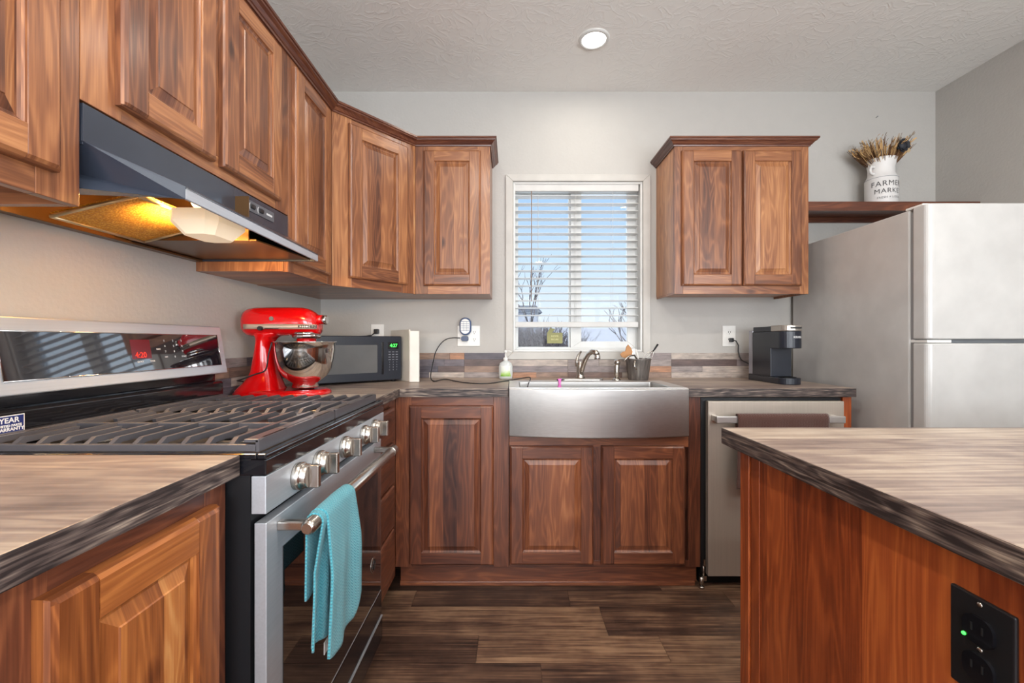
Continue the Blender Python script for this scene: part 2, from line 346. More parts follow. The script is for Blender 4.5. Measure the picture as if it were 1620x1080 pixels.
    def obj(s, name, mats, parent=None, bev=0, seg=2, wn=True, label=None, fixn=True):
        if fixn: bmesh.ops.recalc_face_normals(s.bm, faces=s.bm.faces[:])
        me = bpy.data.meshes.new(name); s.bm.to_mesh(me); s.bm.free()
        if not isinstance(mats, (list, tuple)): mats = [mats]
        for m in mats: me.materials.append(m)
        o = bpy.data.objects.new(name, me); COL.objects.link(o)
        if bev:
            b = o.modifiers.new('bevel', 'BEVEL'); b.width = bev; b.segments = seg; b.limit_method = 'ANGLE'; b.angle_limit = R(38)
        if parent is not None:
            o.parent = parent; o.matrix_parent_inverse = inv_of(parent)
        if label: o['label'] = label
        return o
def inv_of(o):
    m = Matrix.Translation(o.location)
    return m.inverted()
def thing(name, label, cat, loc, group=None):
    o = bpy.data.objects.new(name, None); COL.objects.link(o); o.location = loc; o.empty_display_size = .05
    o['label'] = label; o['category'] = cat
    if group: o['group'] = group
    return o
def tag(o, label, cat, group=None):
    o['label'] = label; o['category'] = cat
    if group: o['group'] = group
    return o
def struct(o): o['kind'] = 'structure'; return o
def sub(o, par):   # make o a child of a mesh object sitting at world identity (itself child of an empty)
    o.parent = par; return o
def textmesh(s, size, extrude=.0004, spacing=1.0, align='CENTER', bold=0.0):
    cu = bpy.data.curves.new('lettering', 'FONT'); cu.body = s; cu.size = size; cu.extrude = extrude; cu.align_x = align; cu.align_y = 'CENTER'; cu.space_character = spacing; cu.offset = bold
    o = bpy.data.objects.new('lettering', cu); COL.objects.link(o)
    dg = bpy.context.evaluated_depsgraph_get(); dg.update()
    me = bpy.data.meshes.new_from_object(o.evaluated_get(dg)); bpy.data.objects.remove(o); bpy.data.curves.remove(cu); return me
def basis(o, xa, ya):   # text frame: x along xa, y along ya, at origin o
    xa = Vector(xa).normalized(); ya = Vector(ya); ya = (ya-xa*ya.dot(xa)).normalized(); za = xa.cross(ya)
    m = Matrix((xa, ya, za)).transposed().to_4x4(); return Matrix.Translation(Vector(o)) @ m
def arc(c, r, a0, a1, n): return [(c[0]+r*math.cos(R(a0+(a1-a0)*k/n)), c[1]+r*math.sin(R(a0+(a1-a0)*k/n))) for k in range(n+1)]
def rrect(x0, x1, y0, y1, r, n=5):
    return arc((x1-r, y0+r), r, -90, 0, n)+arc((x1-r, y1-r), r, 0, 90, n)+arc((x0+r, y1-r), r, 90, 180, n)+arc((x0+r, y0+r), r, 180, 270, n)
def px(x, y, d): return Vector(((x-810)*d/F, d, H-(y-540)*d/F))     # a point of the place at depth d

# frames: local x across, local -y out of the cabinet face, z up
def face_mat(p0, p1):
    """local origin at p0 (floor), +x to p1, -y pointing into the room"""
    d = Vector((p1[0]-p0[0], p1[1]-p0[1], 0)); L = d.length; d.normalize()
    yv = Vector((0, 0, 1)).cross(d)
    m = Matrix((d, yv, Vector((0, 0, 1)))).transposed().to_4x4()
    return Matrix.Translation(Vector((p0[0], p0[1], 0))) @ m, L
def door(par, FM, x0, x1, z0, z1, mat, th=.021, sw=.058, name='door', drawer=False):
    """raised-panel door lying on the face plane y=0 of frame FM, projecting to y=-th"""
    m = MB(FM); y0, y1 = -th, -.0005; b = .0
    ch = .007
    ch = .009
    def stile(xa, xb, outer):
        if outer == 'l': prof = [(xa, y1), (xb, y1), (xb, y0+.0012), (xb-.0012, y0), (xa+ch, y0), (xa+.003, y0+.004), (xa, y0+.009)]
        else: prof = [(xa, y1), (xb, y1), (xb, y0+.009), (xb-.003, y0+.004), (xb-ch, y0), (xa+.0012, y0), (xa, y0+.0012)]
        m.rings([[(p[0], max(p[1], yl), z) for p in prof] for z, yl in ((z0, y0+.009), (z0+.003, y0+.004), (z0+ch, y0), (z1-ch, y0), (z1-.003, y0+.004), (z1, y0+.009))], grain='z', tone=rnd.uniform(.2, .8))
    def rail(za, zb, outer):
        if outer == 'b': prof = [(y1, za), (y1, zb), (y0+.0012, zb), (y0, zb-.0012), (y0, za+ch), (y0+.004, za+.003), (y0+.009, za)]
        else: prof = [(y1, za), (y1, zb), (y0+.009, zb), (y0+.004, zb-.003), (y0, zb-ch), (y0, za+.0012), (y0+.0012, za)]
        m.rings([[(x0+sw+.0002, p[0], p[1]) for p in prof], [(x1-sw-.0002, p[0], p[1]) for p in prof]], grain='x', tone=rnd.uniform(.25, .85))
    stile(x0, x0+sw, 'l'); stile(x1-sw, x1, 'r'); rail(z0, z0+sw, 'b'); rail(z1-sw, z1, 't')
    d = m.obj(name, mat, par)
    q = MB(FM); X0, X1, Z0, Z1 = x0+sw-.001, x1-sw+.001, z0+sw-.001, z1-sw+.001
    def rg(i, y): return [(X0+i, y, Z0+i), (X1-i, y, Z0+i), (X1-i, y, Z1-i), (X0+i, y, Z1-i)]
    k = min(.030, (X1-X0)*.22, (Z1-Z0)*.3)
    q.rings([rg(0, y1), rg(0, -th+.004), rg(.004, -th+.008), rg(.008, -th+.0105), rg(.011, -th+.0105), rg(k, -th+.0035), rg(k+.0015, -th+.0015), rg(k+.004, -th+.0015)], grain='z' if not drawer else 'x', tone=rnd.uniform(.4, .65), stave=1.0)
    p = q.obj('raised_panel', mat); p.parent = d
    return d
def frame_boards(m, x0, x1, z0, z1, stiles, rails, th=.019):
    for a, b in stiles: m.box(a, b, 0, th, z0, z1, 'z')
    for (a, b, c, d) in rails: m.box(a, b, 0.0004, th, c, d, 'x')

# ------------------------------------------------------------------ room
m = MB()
rows = [2.62, 2.28, 2.16, 1.975, 1.856, 1.672, 1.528, 1.40, 1.215, 1.07]
y = 1.07
while y > FW-.1:
    y -= rnd.choice((.125, .185, .15)); rows.append(y)
fixed = {3: [-.43, .25, .95, 2.1], 4: [-.9, .37, 1.6], 5: [-.127, .56, 1.7], 6: [-.95, .10, 1.3], 2: [-.6, .68, 1.9]}
for i in range(len(rows)-1):
    a, b = rows[i+1], rows[i]
    cuts = fixed.get(i)
    if not cuts:
        cuts = []; x = LW+rnd.uniform(0, 1.2)
        while x < RW: cuts.append(x); x += rnd.uniform(.7, 1.35)
    xs = [LW-.05]+[c for c in cuts if LW < c < RW]+[RW+.05]
    for k in range(len(xs)-1):
        m.box(xs[k]+.0007, xs[k+1]-.0007, a+.0007, b-.0007, -.006, 0, 'x', tone=rnd.choice((.12, .30, .48, .68))+rnd.uniform(-.06, .06))
m.box(LW-.1, RW+.1, FW-.1, W+.1, -.08, -.004, 'x', tone=0)
struct(m.obj('floor', M['floor']))
m = MB(); m.box(LW-.12, RW+.12, FW-.12, W+.14, CZ, CZ+.1); struct(m.obj('ceiling', M['ceil']))
WX0, WX1, WZ0, WZ1 = .0075, .770, 1.067, 2.069
m = MB(); T = .14
m.box(LW-.12, WX0, W, W+T, 0, CZ); m.box(WX1, RW+.12, W, W+T, 0, CZ); m.box(WX0, WX1, W, W+T, 0, WZ0); m.box(WX0, WX1, W, W+T, WZ1, CZ)
struct(m.obj('wall_back', M['wall']))
m = MB(); m.box(LW-.12, LW, FW, W, 0, CZ); struct(m.obj('wall_left', M['wall']))
m = MB(); m.box(RW, RW+.12, FW, -2.5, 0, CZ); m.box(RW, RW+.12, -.7, W, 0, CZ); m.box(RW, RW+.12, -2.5, -.7, 0, .65); m.box(RW, RW+.12, -2.5, -.7, 2.15, CZ)
struct(m.obj('wall_right', M['wall']))
m = MB()
for a, b in ((LW-.12, -.85), (.65, 1.25), (2.25, RW+.12)): m.box(a, b, FW-.12, FW, 0, CZ)
for a, b in ((-.85, .65), (1.25, 2.25)): m.box(a, b, FW-.12, FW, 0, .55); m.box(a, b, FW-.12, FW, 2.15, CZ)
struct(m.obj('wall_front', M['wall']))

# kitchen window
win = bpy.data.objects.new('window_1', None); COL.objects.link(win); win.location = (.389, W+.07, WZ0); struct(win)
m = MB(); t0 = -.037, .815, 1.022, 2.110
def mitre(m, o, i, y0, y1):
    (a, b, c, d) = o; (e_, f_, g_, h_) = i
    O = [(a, c), (b, c), (b, d), (a, d)]; I = [(e_, g_), (f_, g_), (f_, h_), (e_, h_)]
    for k in range(4):
        j = (k+1) % 4; q = [O[k], O[j], I[j], I[k]]
        m.rings([[(p[0], y0, p[1]) for p in q], [(p[0], y1, p[1]) for p in q]], grain='x')
mitre(m, t0, (WX0-.002, WX1+.002, WZ0-.002, WZ1+.002), W-.014, W-.0005)
m.obj('window_trim', M['trimpaint'], win, bev=.0025)
m = MB()   # white reveal lining + vinyl frame
mitre(m, (WX0, WX1, WZ0, WZ1), (WX0+.012, WX1-.012, WZ0+.012, WZ1-.012), W-.004, W+.065)
mitre(m, (WX0, WX1, WZ0, WZ1), (WX0+.030, WX1-.026, WZ0+.026, WZ1-.03), W+.065, W+.125)
m.obj('window_frame', M['vinyl'], win, bev=.002)
m = MB()   # left sliding sash, right fixed sash
ys = W+.07
LG = (.036, .3455, 1.094, 2.02); RG = (.420, .697, 1.128, 2.02)
mitre(m, (WX0+.018, .39, WZ0+.02, WZ1-.02), LG, ys+.012, ys+.034)
m.obj('sliding_sash', M['vinyl'], win, bev=.002)
m = MB(); mitre(m, (.355, WX1-.02, WZ0+.02, WZ1-.02), RG, ys-.008, ys+.018); m.obj('fixed_sash', M['vinyl'], win, bev=.002)
m = MB(); m.box(LG[0]-.005, LG[1]+.005, ys+.020, ys+.024, LG[2]-.005, LG[3]+.005); m.obj('pane', M['pane'], win)
m = MB(); m.box(RG[0]-.005, RG[1]+.005, ys+.003, ys+.007, RG[2]-.005, RG[3]+.005); m.obj('pane', M['pane'], win)
# unseen window frames added behind the camera, around the fill lamps
for nm, (x0, x1), in (('unseen_window_a', (-.85, .65)), ('unseen_window_b', (1.25, 2.25))):
    m = MB(); mitre(m, (x0, x1, .55, 2.15), (x0+.05, x1-.05, .60, 2.10), FW-.1, FW-.04); m.box((x0+x1)/2-.03, (x0+x1)/2+.03, FW-.1, FW-.05, .6, 2.1)
    struct(m.obj(nm, M['vinyl']))

# blind
bl_ = thing('window_blind', 'white horizontal slat blind lowered over most of the window above the sink', 'blind', (.39, W+.02, 1.215))
d = W+.012; bx0, bx1 = .019, .748
m = MB(); m.box(bx0-.003, bx1+.002, W+.002, W+.045, px(0, 303, d).z, px(0, 289, d).z, bev=.003); m.obj('headrail', M['slat'], bl_)
m = MB(); nsl = 17; zt, zb = px(0, 312.5, W+.03).z, px(0, 499.5, W+.03).z
for i in range(nsl):
    z = zt+(zb-zt)*i/(nsl-1)+.004
    m.rings([[(x, W+.005+.05*t, z-.003*t+.0012*math.sin(math.pi*t)) for t in (0, .25, .5, .75, 1)]+[(x, W+.005+.05*t, z-.003*t+.0012*math.sin(math.pi*t)-.0026) for t in (1, .75, .5, .25, 0)] for x in (bx0, bx1)], grain='x')
m.obj('slats', M['slat'], bl_)
m = MB(); m.box(bx0-.001, bx1+.001, W+.004, W+.055, px(0, 517.5, d).z, px(0, 509, d).z, bev=.004); m.obj('bottom_rail', M['slat'], bl_)
m = MB(); m.tube([px(841, 302, W+.0), px(841, 380, W+.0), px(840.5, 476, W+.0)], .0028, 8); m.obj('tilt_wand', plain('clear_brown_wand', srgb(150, 132, 122), .3), bl_)
for xx in (851, 910, 968):
    m = MB()
    for dy in (.004, .054): m.tube([(px(xx, 0, W+.03).x, W+dy, px(0, 303, W).z), (px(xx, 0, W+.03).x, W+dy, px(0, 510, W).z)], .0007, 5)
    m.obj('lift_cord', M['slat'], bl_)
# sign stuck on the glass
sg = thing('window_sticker', 'olive green square sticker with pale lettering on the lower window pane', 'sticker', px(878, 531, ys+.018))
dd = W+.085
a = px(865.5, 543, dd); b = px(890, 526, dd)
m = MB(); m.box(a.x, b.x, dd, dd+.0012, a.z, b.z); m.prism([(a.x+.002, b.z), (a.x+.03, b.z), (a.x+.05, b.z+.022), (a.x+.018, b.z+.028)], 'y', dd, dd+.0012); m.obj('label_sheet', plain('olive_print', srgb(150, 146, 88), .5), sg)
m = MB()
for k, (wd, s_) in enumerate((('HOME', .016), ('SECURE', .013))): m.add(textmesh(wd, s_, .0002), basis(((a.x+b.x)/2, dd-.0006, b.z-.022-.020*k), (1, 0, 0), (0, 0, 1)))
m.obj('lettering', plain('pale_yellow_print', srgb(220, 214, 150), .5), sg)

# ceiling light
for i, (x, y) in enumerate(CEIL):
    cl = thing('recessed_light', 'round white recessed ceiling light above the sink' if i == 0 else 'unseen round recessed ceiling light added for room light', 'ceiling light', (x, y, CZ))
    if i: cl['group'] = 'unseen recessed lights added for room light'
    m = MB(); m.lathe([(.058, CZ-.001), (.060, CZ-.009), (.072, CZ-.006), (.075, CZ-.0005)], (x, y, 0), 40, cap0=False, cap1=False); m.obj('trim_ring', M['vinyl'], cl)
    m = MB(); m.lathe([(.0, CZ-.004), (.060, CZ-.004), (.060, CZ-.0005)], (x, y, 0), 40, cap0=True, cap1=False); m.obj('lens', M['lamp'], cl)

# ------------------------------------------------------------------ backsplash
PAL = [(132, 120, 120), (106, 98, 104), (156, 144, 136), (176, 164, 154), (116, 92, 82), (98, 80, 76), (88, 82, 90), (146, 120, 104), (168, 122, 92), (140, 128, 126), (180, 166, 156), (150, 138, 134)]
def strips(m, L0, L1, z0, z1, place):
    hs = [.036, .036, .038, .036]; z = .914; mod = [L0]
    x = -.281
    while x-.61 > L0: x -= .61
    cuts = [L0]+[c for c in [x+.61*k for k in range(12)] if L0 < c < L1]+[L1]
    for a, b in zip(cuts[:-1], cuts[1:]):
        z = .914
        for h in (.032, .036, .040, .038):
            zt_ = z+h
            if zt_ > z1+.001: zt_ = z1
            if zt_-z < .004: break
            p = a
            while p < b-.001:
                q = p+rnd.uniform(.10, .42)
                if b-q < .08: q = b
                c = srgb(*rnd.choice(PAL)); place(m, p+.0006, q-.0006, z+.0004, zt_-.0004, (c[0], c[1], c[2], 1), rnd.uniform(0, .0015)); p = q
            z = zt_
m = MB()
pb = lambda m, a, b, z0, z1, c, d_: m.box(a, b, W-.009-d_, W-.0005, max(z0, .9145), z1, 'x', col=c)
strips(m, LW+.011, -.040, 0, 1.060, pb); strips(m, -.040, .790, 0, 1.020, pb); strips(m, .790, 1.60, 0, 1.060, pb)
tag(m.obj('backsplash', M['tile']), 'weathered wood-strip tile backsplash running behind the sink and coffee maker', 'backsplash')
m = MB()
pl = lambda m, a, b, z0, z1, c, d_: m.box(LW+.0005, LW+.009+d_, a, b, max(z0, .9145), z1, 'y', col=c)
strips(m, 1.59, W-.012, 0, 1.060, pl)
tag(m.obj('backsplash', M['tile']), 'warm brown wood-strip tile backsplash on the wall behind the red mixer', 'backsplash')
m = MB(); strips(m, -.3, .815, 0, 1.060, pl)
tag(m.obj('backsplash', M['tile']), 'wood-strip tile backsplash over the counter slab nearest the viewer', 'backsplash')

# ------------------------------------------------------------------ base cabinets
CF = 2.01; LF = -.5375; CE = 1.985; LE = -.511
def cabinet(name, label, loc): return thing(name, label, 'cabinet', loc)
MBASE = M['walnut_base']
# back cabinet with one tall door
c = cabinet('base_cabinet', 'shade-toned walnut base cabinet with one tall door between range corner and sink', (-.27, 2.3, 0))
FM, L = face_mat((LF, CF), (-.013, CF))       # local x = world x - LF
m = MB(); m.box(LF, -.016, CF+.02, W-.01, .09, .872); m.obj('body', MBASE, c)
m = MB(FM); frame_boards(m, 0, L, .088, .872, [(0, .075), (L-.072, L-.001)], [(.075, L-.072, .83, .872), (.075, L-.072, .088, .118)]); m.obj('face_frame', MBASE, c, bev=.0012)
door(c, FM, -.472-LF, -.084-LF, .1035, .834, MBASE)
# sink base
c = cabinet('sink_base_cabinet', 'shade-toned walnut cabinet with two short doors under the farmhouse sink', (.42, 2.3, 0))
FM, L = face_mat((-.013, CF), (.868, CF)); ox = -.013
m = MB(); m.box(-.010, .862, CF+.02, W-.01, .09, .695); m.box(.806, .862, CF+.02, W-.01, .695, .872); m.obj('body', MBASE, c)
m = MB(FM); frame_boards(m, 0, L, .088, .872, [], [(.0, L-.055, .64, .697), (.0, L-.055, .088, .118)])
m.box(.0005, .02, .0002, .019, .118, .64); m.box(.385, .423, .0002, .019, .118, .64); m.box(L-.055, L, 0, .019, .088, .872); m.obj('face_frame', MBASE, c, bev=.0012)
door(c, FM, -.010-ox, .373-ox, .106, .650, MBASE); door(c, FM, .408-ox, .792-ox, .106, .650, MBASE)
# toe board
m = MB(); m.box(LF+.02, .855, CF+.012, CF+.03, .012, .088, 'x', tone=.45); m.box(LF+.02, .845, CF+.002, CF+.02, 0, .020, 'x', tone=.7)
tag(m.obj('toe_kick_board', MBASE, bev=.003), 'reddish wood toe board along the floor under the sink cabinets', 'toe board')
# drawer stack beside range
c = cabinet('drawer_cabinet', 'shade-toned walnut drawer cabinet squeezed between the range and the corner', (-.8, 1.8, 0))
FM, L = face_mat((LF, 1.59), (LF, CF-.002))
m = MB(); m.box(LW+.01, LF-.02, 1.592, CF+.01, .09, .872); m.obj('body', MBASE, c)
m = MB(FM); frame_boards(m, 0, L, .05, .872, [(0, .02), (L-.085, L)], [(.02, L-.085, .845, .872), (.02, L-.085, .05, .10)]); m.box(0.02, L-.085, .004, .019, .1, .845); m.obj('face_frame', MBASE, c, bev=.0012)
for a, b in ((.690, .838), (.505, .680), (.312, .492), (.105, .300)):
    dm = MB(FM); x0, x1 = .016, L-.080
    rg = lambda i, y: [(x0+i, y, a+i), (x1-i, y, a+i), (x1-i, y, b-i), (x0+i, y, b-i)]
    dm.rings([rg(0, -.0005), rg(0, -.012), rg(.004, -.018), rg(.012, -.021), rg(.014, -.021)], grain='x', stave=0); dm.obj('drawer', MBASE, c)
# left near base cabinet
c = cabinet('base_cabinet', 'warm walnut base cabinet with raised-panel door beside the range, closest of all', (-.83, .4, 0))
FM, L = face_mat((LF, -.42), (LF, .818)); oy = .42
m = MB(); m.box(LW+.01, LF-.02, -.42, .816, .09, .872); m.obj('body', M['walnut_base'], c)
m = MB(FM); frame_boards(m, 0, L, .088, .872, [(0, .05), (.86, .925), (L-.055, L)], [(.05, L-.055, .835, .872), (.05, L-.055, .088, .12)]); m.box(.05, .86, .002, .019, .12, .835); m.obj('face_frame', MBASE, c, bev=.0012)
M['walnut_mid'] = wood('golden_walnut_wood', [(.12, srgb(76, 36, 18)), (.34, srgb(122, 66, 32)), (.54, srgb(158, 92, 46)), (.74, srgb(186, 116, 60)), (.95, srgb(208, 146, 86))])
door(c, FM, .487+oy, .776+oy, .11, .838, M['walnut_mid'], th=.023)
door(c, FM, .08, .40, .11, .838, M['walnut_mid'], th=.023)
m = MB(); m.box(LW+.02, LF-.06, -.42, .814, 0, .088); m.obj('toe_kick', MBASE, c)
# counter end panel right of dishwasher
m = MB(); m.box(1.523, 1.562, CF-.002, W-.012, 0, .872, 'z', tone=.5)
tag(m.obj('end_panel', M['mahogany']), 'orange-brown wood end panel standing between the dishwasher and the refrigerator', 'panel')

# ------------------------------------------------------------------ countertops
def counter(m, poly, z0, z1):
    bmv0 = [m.bm.verts.new((p[0], p[1], z0)) for p in poly]; bmv1 = [m.bm.verts.new((p[0], p[1], z1)) for p in poly]
    top = m.bm.faces.new(bmv1); bot = m.bm.faces.new(bmv0[::-1])
    m.fin([top, bot], 'x', tone=.5, off=(3.3, 1.7))
    n = len(poly)
    for k in range(n):
        j = (k+1) % n; f = m.bm.faces.new((bmv0[k], bmv0[j], bmv1[j], bmv1[k]))
        g = 'x' if abs(poly[k][0]-poly[j][0]) > abs(poly[k][1]-poly[j][1]) else 'y'
        m.fin([f], g, tone=.5, off=(rnd.uniform(5, 5.2), rnd.uniform(0, 9)), mi=1)
m = MB(); counter(m, [(LW+.001, 1.588), (LE, 1.588), (LE, CE), (-.0165, CE), (-.0165, 2.335), (.800, 2.335), (.800, CE), (1.568, CE), (1.568, W-.001), (LW+.001, W-.001)], .874, .914)
tag(m.obj('countertop', [M['counter'], M['counter_edge']], bev=.002), 'weathered grey-brown laminate countertop around the sink, mixer and coffee maker', 'countertop')
m = MB(); counter(m, [(LW+.001, -.42), (LE, -.42), (LE, .820), (LW+.001, .820)], .874, .914)
tag(m.obj('countertop', [M['counter'], M['counter_edge']], bev=.002), 'tan-lit laminate countertop slab between the range and the viewer', 'countertop')

# ------------------------------------------------------------------ island
c = thing('kitchen_island', 'orange walnut kitchen island with grey plank top facing the range', 'island', (1.2, .4, 0))
IX = .525
m = MB(); counter(m, [(IX-.006, 1.083), (IX+.016, -.5), (2.1, -.5), (2.1, 1.083)], .874, .914)
m.obj('island_top', [M['counter'], M['counter_edge']], c, bev=.0025)
m = MB(); BX = .548
m.box(BX, 2.0, -.42, 1.030, 0, .873, 'z', tone=.5, stave=1.0); m.obj('body', M['mahogany'], c)
m = MB(); m.box(BX-.006, BX+.02, 1.0, 1.036, 0, .873, 'z', tone=.35); m.box(BX-.003, BX+.0, .962, .995, 0, .873, 'z', tone=.4); m.obj('corner_post', M['mahogany'], c, bev=.002)
# outlet on island
c = thing('electrical_outlet', 'black outlet plate with green light on the side of the wooden island', 'outlet', (BX, .504, .77))
y0, y1, z1_, z0_ = .470, .540, .829, .712
m = MB(); m.box(BX-.006, BX-.0005, y0, y1, z0_, z1_, bev=.002); m.obj('cover_plate', M['black'], c)
for zc in (.792, .748):
    m = MB(); pr = rrect(y0+.018, y1-.018, zc-.016, zc+.016, .012); m.rings([[(BX-.006, p[0], p[1]) for p in pr], [(BX-.010, p[0], p[1]) for p in pr]]); s_ = m.obj('receptacle', M['black_gloss'], c)
    m = MB()
    for dy in (-.006, .006): m.box(BX-.0106, BX-.0095, .505+dy-.001, .505+dy+.001, zc-.002, zc+.007)
    m.obj('slot', M['flat_black']).parent = s_
m = MB(); m.ball((BX-.0105, .519, .7805), .0022); m.obj('indicator_light', M['ledgreen'], c)
for zc in (.822, .770): 
    m = MB(); m.lathe([(0, -.0075), (.003, -.0070), (.003, -.005)], (BX, .505, zc), 12, 'x'); m.obj('screw', M['nickel'], c)

# ------------------------------------------------------------------ upper cabinets
UB, UT = 1.376, 2.16; UF = -.80; BF = 2.29; DY = 1.937; DX = -.508
def upper(label, poly, faces, z0=UB, name='wall_cabinet', lip=True):
    cx = sum(p[0] for p in poly)/len(poly); cy = sum(p[1] for p in poly)/len(poly)
    c = cabinet(name, label, (cx, cy, z0))
    return c
WM = M['walnut']
def ubody(c, poly, z0=UB, z1=UT, mat=None, tone=.5):
    m = MB(); m.prism(poly, 'z', z0, z1, grain='z', tone=tone); m.obj('body', mat or WM, c)
# near-left
c = upper('walnut wall cabinet with raised-panel door hanging before the hood, nearest of the row', [(LW, -.4), (UF, .8)], None)
ubody(c, [(LW+.001, -.4), (UF-.02, -.4), (UF-.02, .806), (LW+.001, .806)], UB+.035)
m = MB(); m.box(LW+.001, UF-.02, .79, .806, UB, UB+.035, 'x'); m.obj('side_lip', WM, c)
FM, L = face_mat((UF, -.4), (UF, .807)); oy = .4
m = MB(FM); frame_boards(m, 0, L, UB, UT, [(0, .05), (L-.075, L)], [(.05, L-.075, UB, 1.44), (.05, L-.075, 2.12, UT)]); m.box(.05, L-.075, .003, .019, 1.44, 2.12); m.obj('face_frame', WM, c, bev=.0012)
door(c, FM, .30+oy, .760+oy, 1.421, 2.125, WM); door(c, FM, .03, .28+oy, 1.421, 2.125, WM)
# over hood
c = upper('short walnut wall cabinet with two doors directly above the black range hood', [(LW, .81), (UF, 1.56)], None, 1.575)
ubody(c, [(LW+.001, .808), (UF-.02, .808), (UF-.02, 1.558), (LW+.001, 1.558)], 1.576)
FM, L = face_mat((UF, .8085), (UF, 1.559)); oy = -.8085
m = MB(FM); frame_boards(m, 0, L, 1.576, UT, [(0, .085), (L-.085, L)], [(.085, L-.085, 1.576, 1.63), (.085, L-.085, 2.10, UT)]); m.box(.35, .40, .0002, .019, 1.63, 2.10); m.obj('face_frame', WM, c, bev=.0012)
door(c, FM, .878+oy, 1.157+oy, 1.603, 2.125, WM); door(c, FM, 1.188+oy, 1.483+oy, 1.603, 2.125, WM)
# right of hood
c = upper('tall narrow walnut wall cabinet between the range hood and the angled corner cabinet', [(LW, 1.56), (UF, 1.93)], None)
ubody(c, [(LW+.001, 1.561), (UF-.02, 1.561), (UF-.02, DY-.001), (LW+.001, DY-.001)], UB+.002, tone=.72)
FM, L = face_mat((UF, 1.561), (UF, DY-.001)); oy = -1.561
m = MB(FM); frame_boards(m, 0, L, UB, UT, [(0, .04), (L-.045, L)], [(.04, L-.045, UB, 1.42), (.04, L-.045, 2.10, UT)]); m.obj('face_frame', WM, c, bev=.0012)
door(c, FM, 1.583+oy, 1.885+oy, 1.412, 2.125, WM)
# diagonal corner
c = upper('walnut corner wall cabinet set at an angle with one tall door', [(LW, 2.0), (-.6, W)], None)
dv = Vector((DX-UF, BF-DY, 0)).normalized(); nn = Vector((-dv.y, dv.x, 0))*.02
ubody(c, [(LW+.001, DY), (UF-.021, DY), (UF+nn.x, DY+nn.y), (DX+nn.x, BF+nn.y), (DX-.001, BF+.021), (DX-.001, W-.001), (LW+.001, W-.001)])
FM, L = face_mat((UF, DY), (DX, BF))
m = MB(FM); frame_boards(m, 0, L, UB, UT, [(0.0005, .095), (L-.085, L-.0005)], [(.095, L-.085, UB, 1.44), (.095, L-.085, 2.10, UT)]); m.box(L-.012, L, -.001, .019, UB, UT, 'z', tone=1.15); m.obj('face_frame', WM, c, bev=.0012)
door(c, FM, .077, .400, 1.418, 2.125, WM, sw=.06)
# back left upper
c = upper('narrow walnut wall cabinet on the sink wall between corner cabinet and window', [(DX, BF), (-.116, W)], None)
ubody(c, [(DX, BF+.02), (-.117, BF+.02), (-.117, W-.001), (DX, W-.001)])
FM, L = face_mat((DX+.0005, BF), (-.116, BF)); ox = -DX
m = MB(FM); frame_boards(m, 0, L, UB, UT, [(0, .065), (L-.065, L)], [(.065, L-.065, UB, 1.44), (.065, L-.065, 2.10, UT)]); m.obj('face_frame', M['crown'] if 0 else WM, c, bev=.0012)
door(c, FM, -.464+ox, -.1645+ox, 1.418, 2.125, WM)
# right upper
c = upper('walnut wall cabinet with two doors hanging between window and refrigerator', [(.853, BF), (1.557, W)], None)
ubody(c, [(.853, BF+.02), (1.557, BF+.02), (1.557, W-.001), (.853, W-.001)], UB+.012, tone=.95)
m = MB(); m.box(.854, .86, BF+.02, W-.002, UB, UB+.012); m.obj('side_lip', WM, c)
m = MB(); m.box(1.546, 1.556, BF+.02, W-.002, UB, UB+.012); m.obj('side_lip', WM, c)
FM, L = face_mat((.853, BF), (1.557, BF)); ox = -.853
m = MB(FM); frame_boards(m, 0, L, UB, UT, [(0, .045), (L-.045, L)], [(.045, L-.045, UB, 1.44), (.045, L-.045, 2.10, UT)]); m.box(.33, .37, .0002, .019, 1.44, 2.10); m.obj('face_frame', WM, c, bev=.0012)
door(c, FM, .888+ox, 1.2008+ox, 1.418, 2.125, WM); door(c, FM, 1.2074+ox, 1.513+ox, 1.418, 2.125, WM)
# crown mouldings
def crown(m, path, z0, z1, e_):
    prof = [(0, 0), (.006, 0), (.008, .006), (.012, .008), (.020, .018), (.030, .024), (.031, .029), (e_, .031), (e_, z1-z0), (0, z1-z0)]
    P = [Vector((p[0], p[1], 0)) for p in path]; rg = []
    for i, p in enumerate(P):
        def nrm(a, b): d = (b-a).normalized(); return Vector((d.y, -d.x, 0))
        if i == 0: n = nrm(P[0], P[1])
        elif i == len(P)-1: n = nrm(P[-2], P[-1])
        else:
            a, b = nrm(P[i-1], p), nrm(p, P[i+1]); n = (a+b).normalized(); n /= max(.3, n.dot(a))
        rg.append([p+n*q[0]+Vector((0, 0, z0+q[1])) for q in prof])
    for a, b in zip(rg[:-1], rg[1:]):
        d = (b[0]-a[0]); m.rings([a, b], grain='x' if abs(d.x) > abs(d.y) else 'y')
m = MB(); crown(m, [(UF, -.4), (UF, DY), (DX, BF), (-.116, BF), (-.116, W-.001)], 2.150, 2.190, .036)
tag(m.obj('crown_moulding', M['crown']), 'dark stained crown moulding along the long run of wall cabinets above range and corner', 'moulding')
m = MB(); crown(m, [(.853, W-.001), (.853, BF), (1.557, BF), (1.557, W-.001)], 2.150, 2.190, .036)
tag(m.obj('crown_moulding', M['crown']), 'dark stained crown moulding capping the two-door cabinet beside the window', 'moulding')
# floating shelf
m = MB(); m.box(1.560, 2.503, 2.33, 2.349, 1.826, 1.875, 'x', tone=.35); m.box(1.560, 2.503, 2.349, W-.001, 1.857, 1.875, 'x', tone=.3); m.box(1.56, 2.503, W-.019, W-.001, 1.826, 1.857, 'x', tone=.2)
tag(m.obj('wall_shelf', M['walnut_base'], bev=.0015), 'reddish wood shelf on the wall above the white refrigerator', 'shelf')

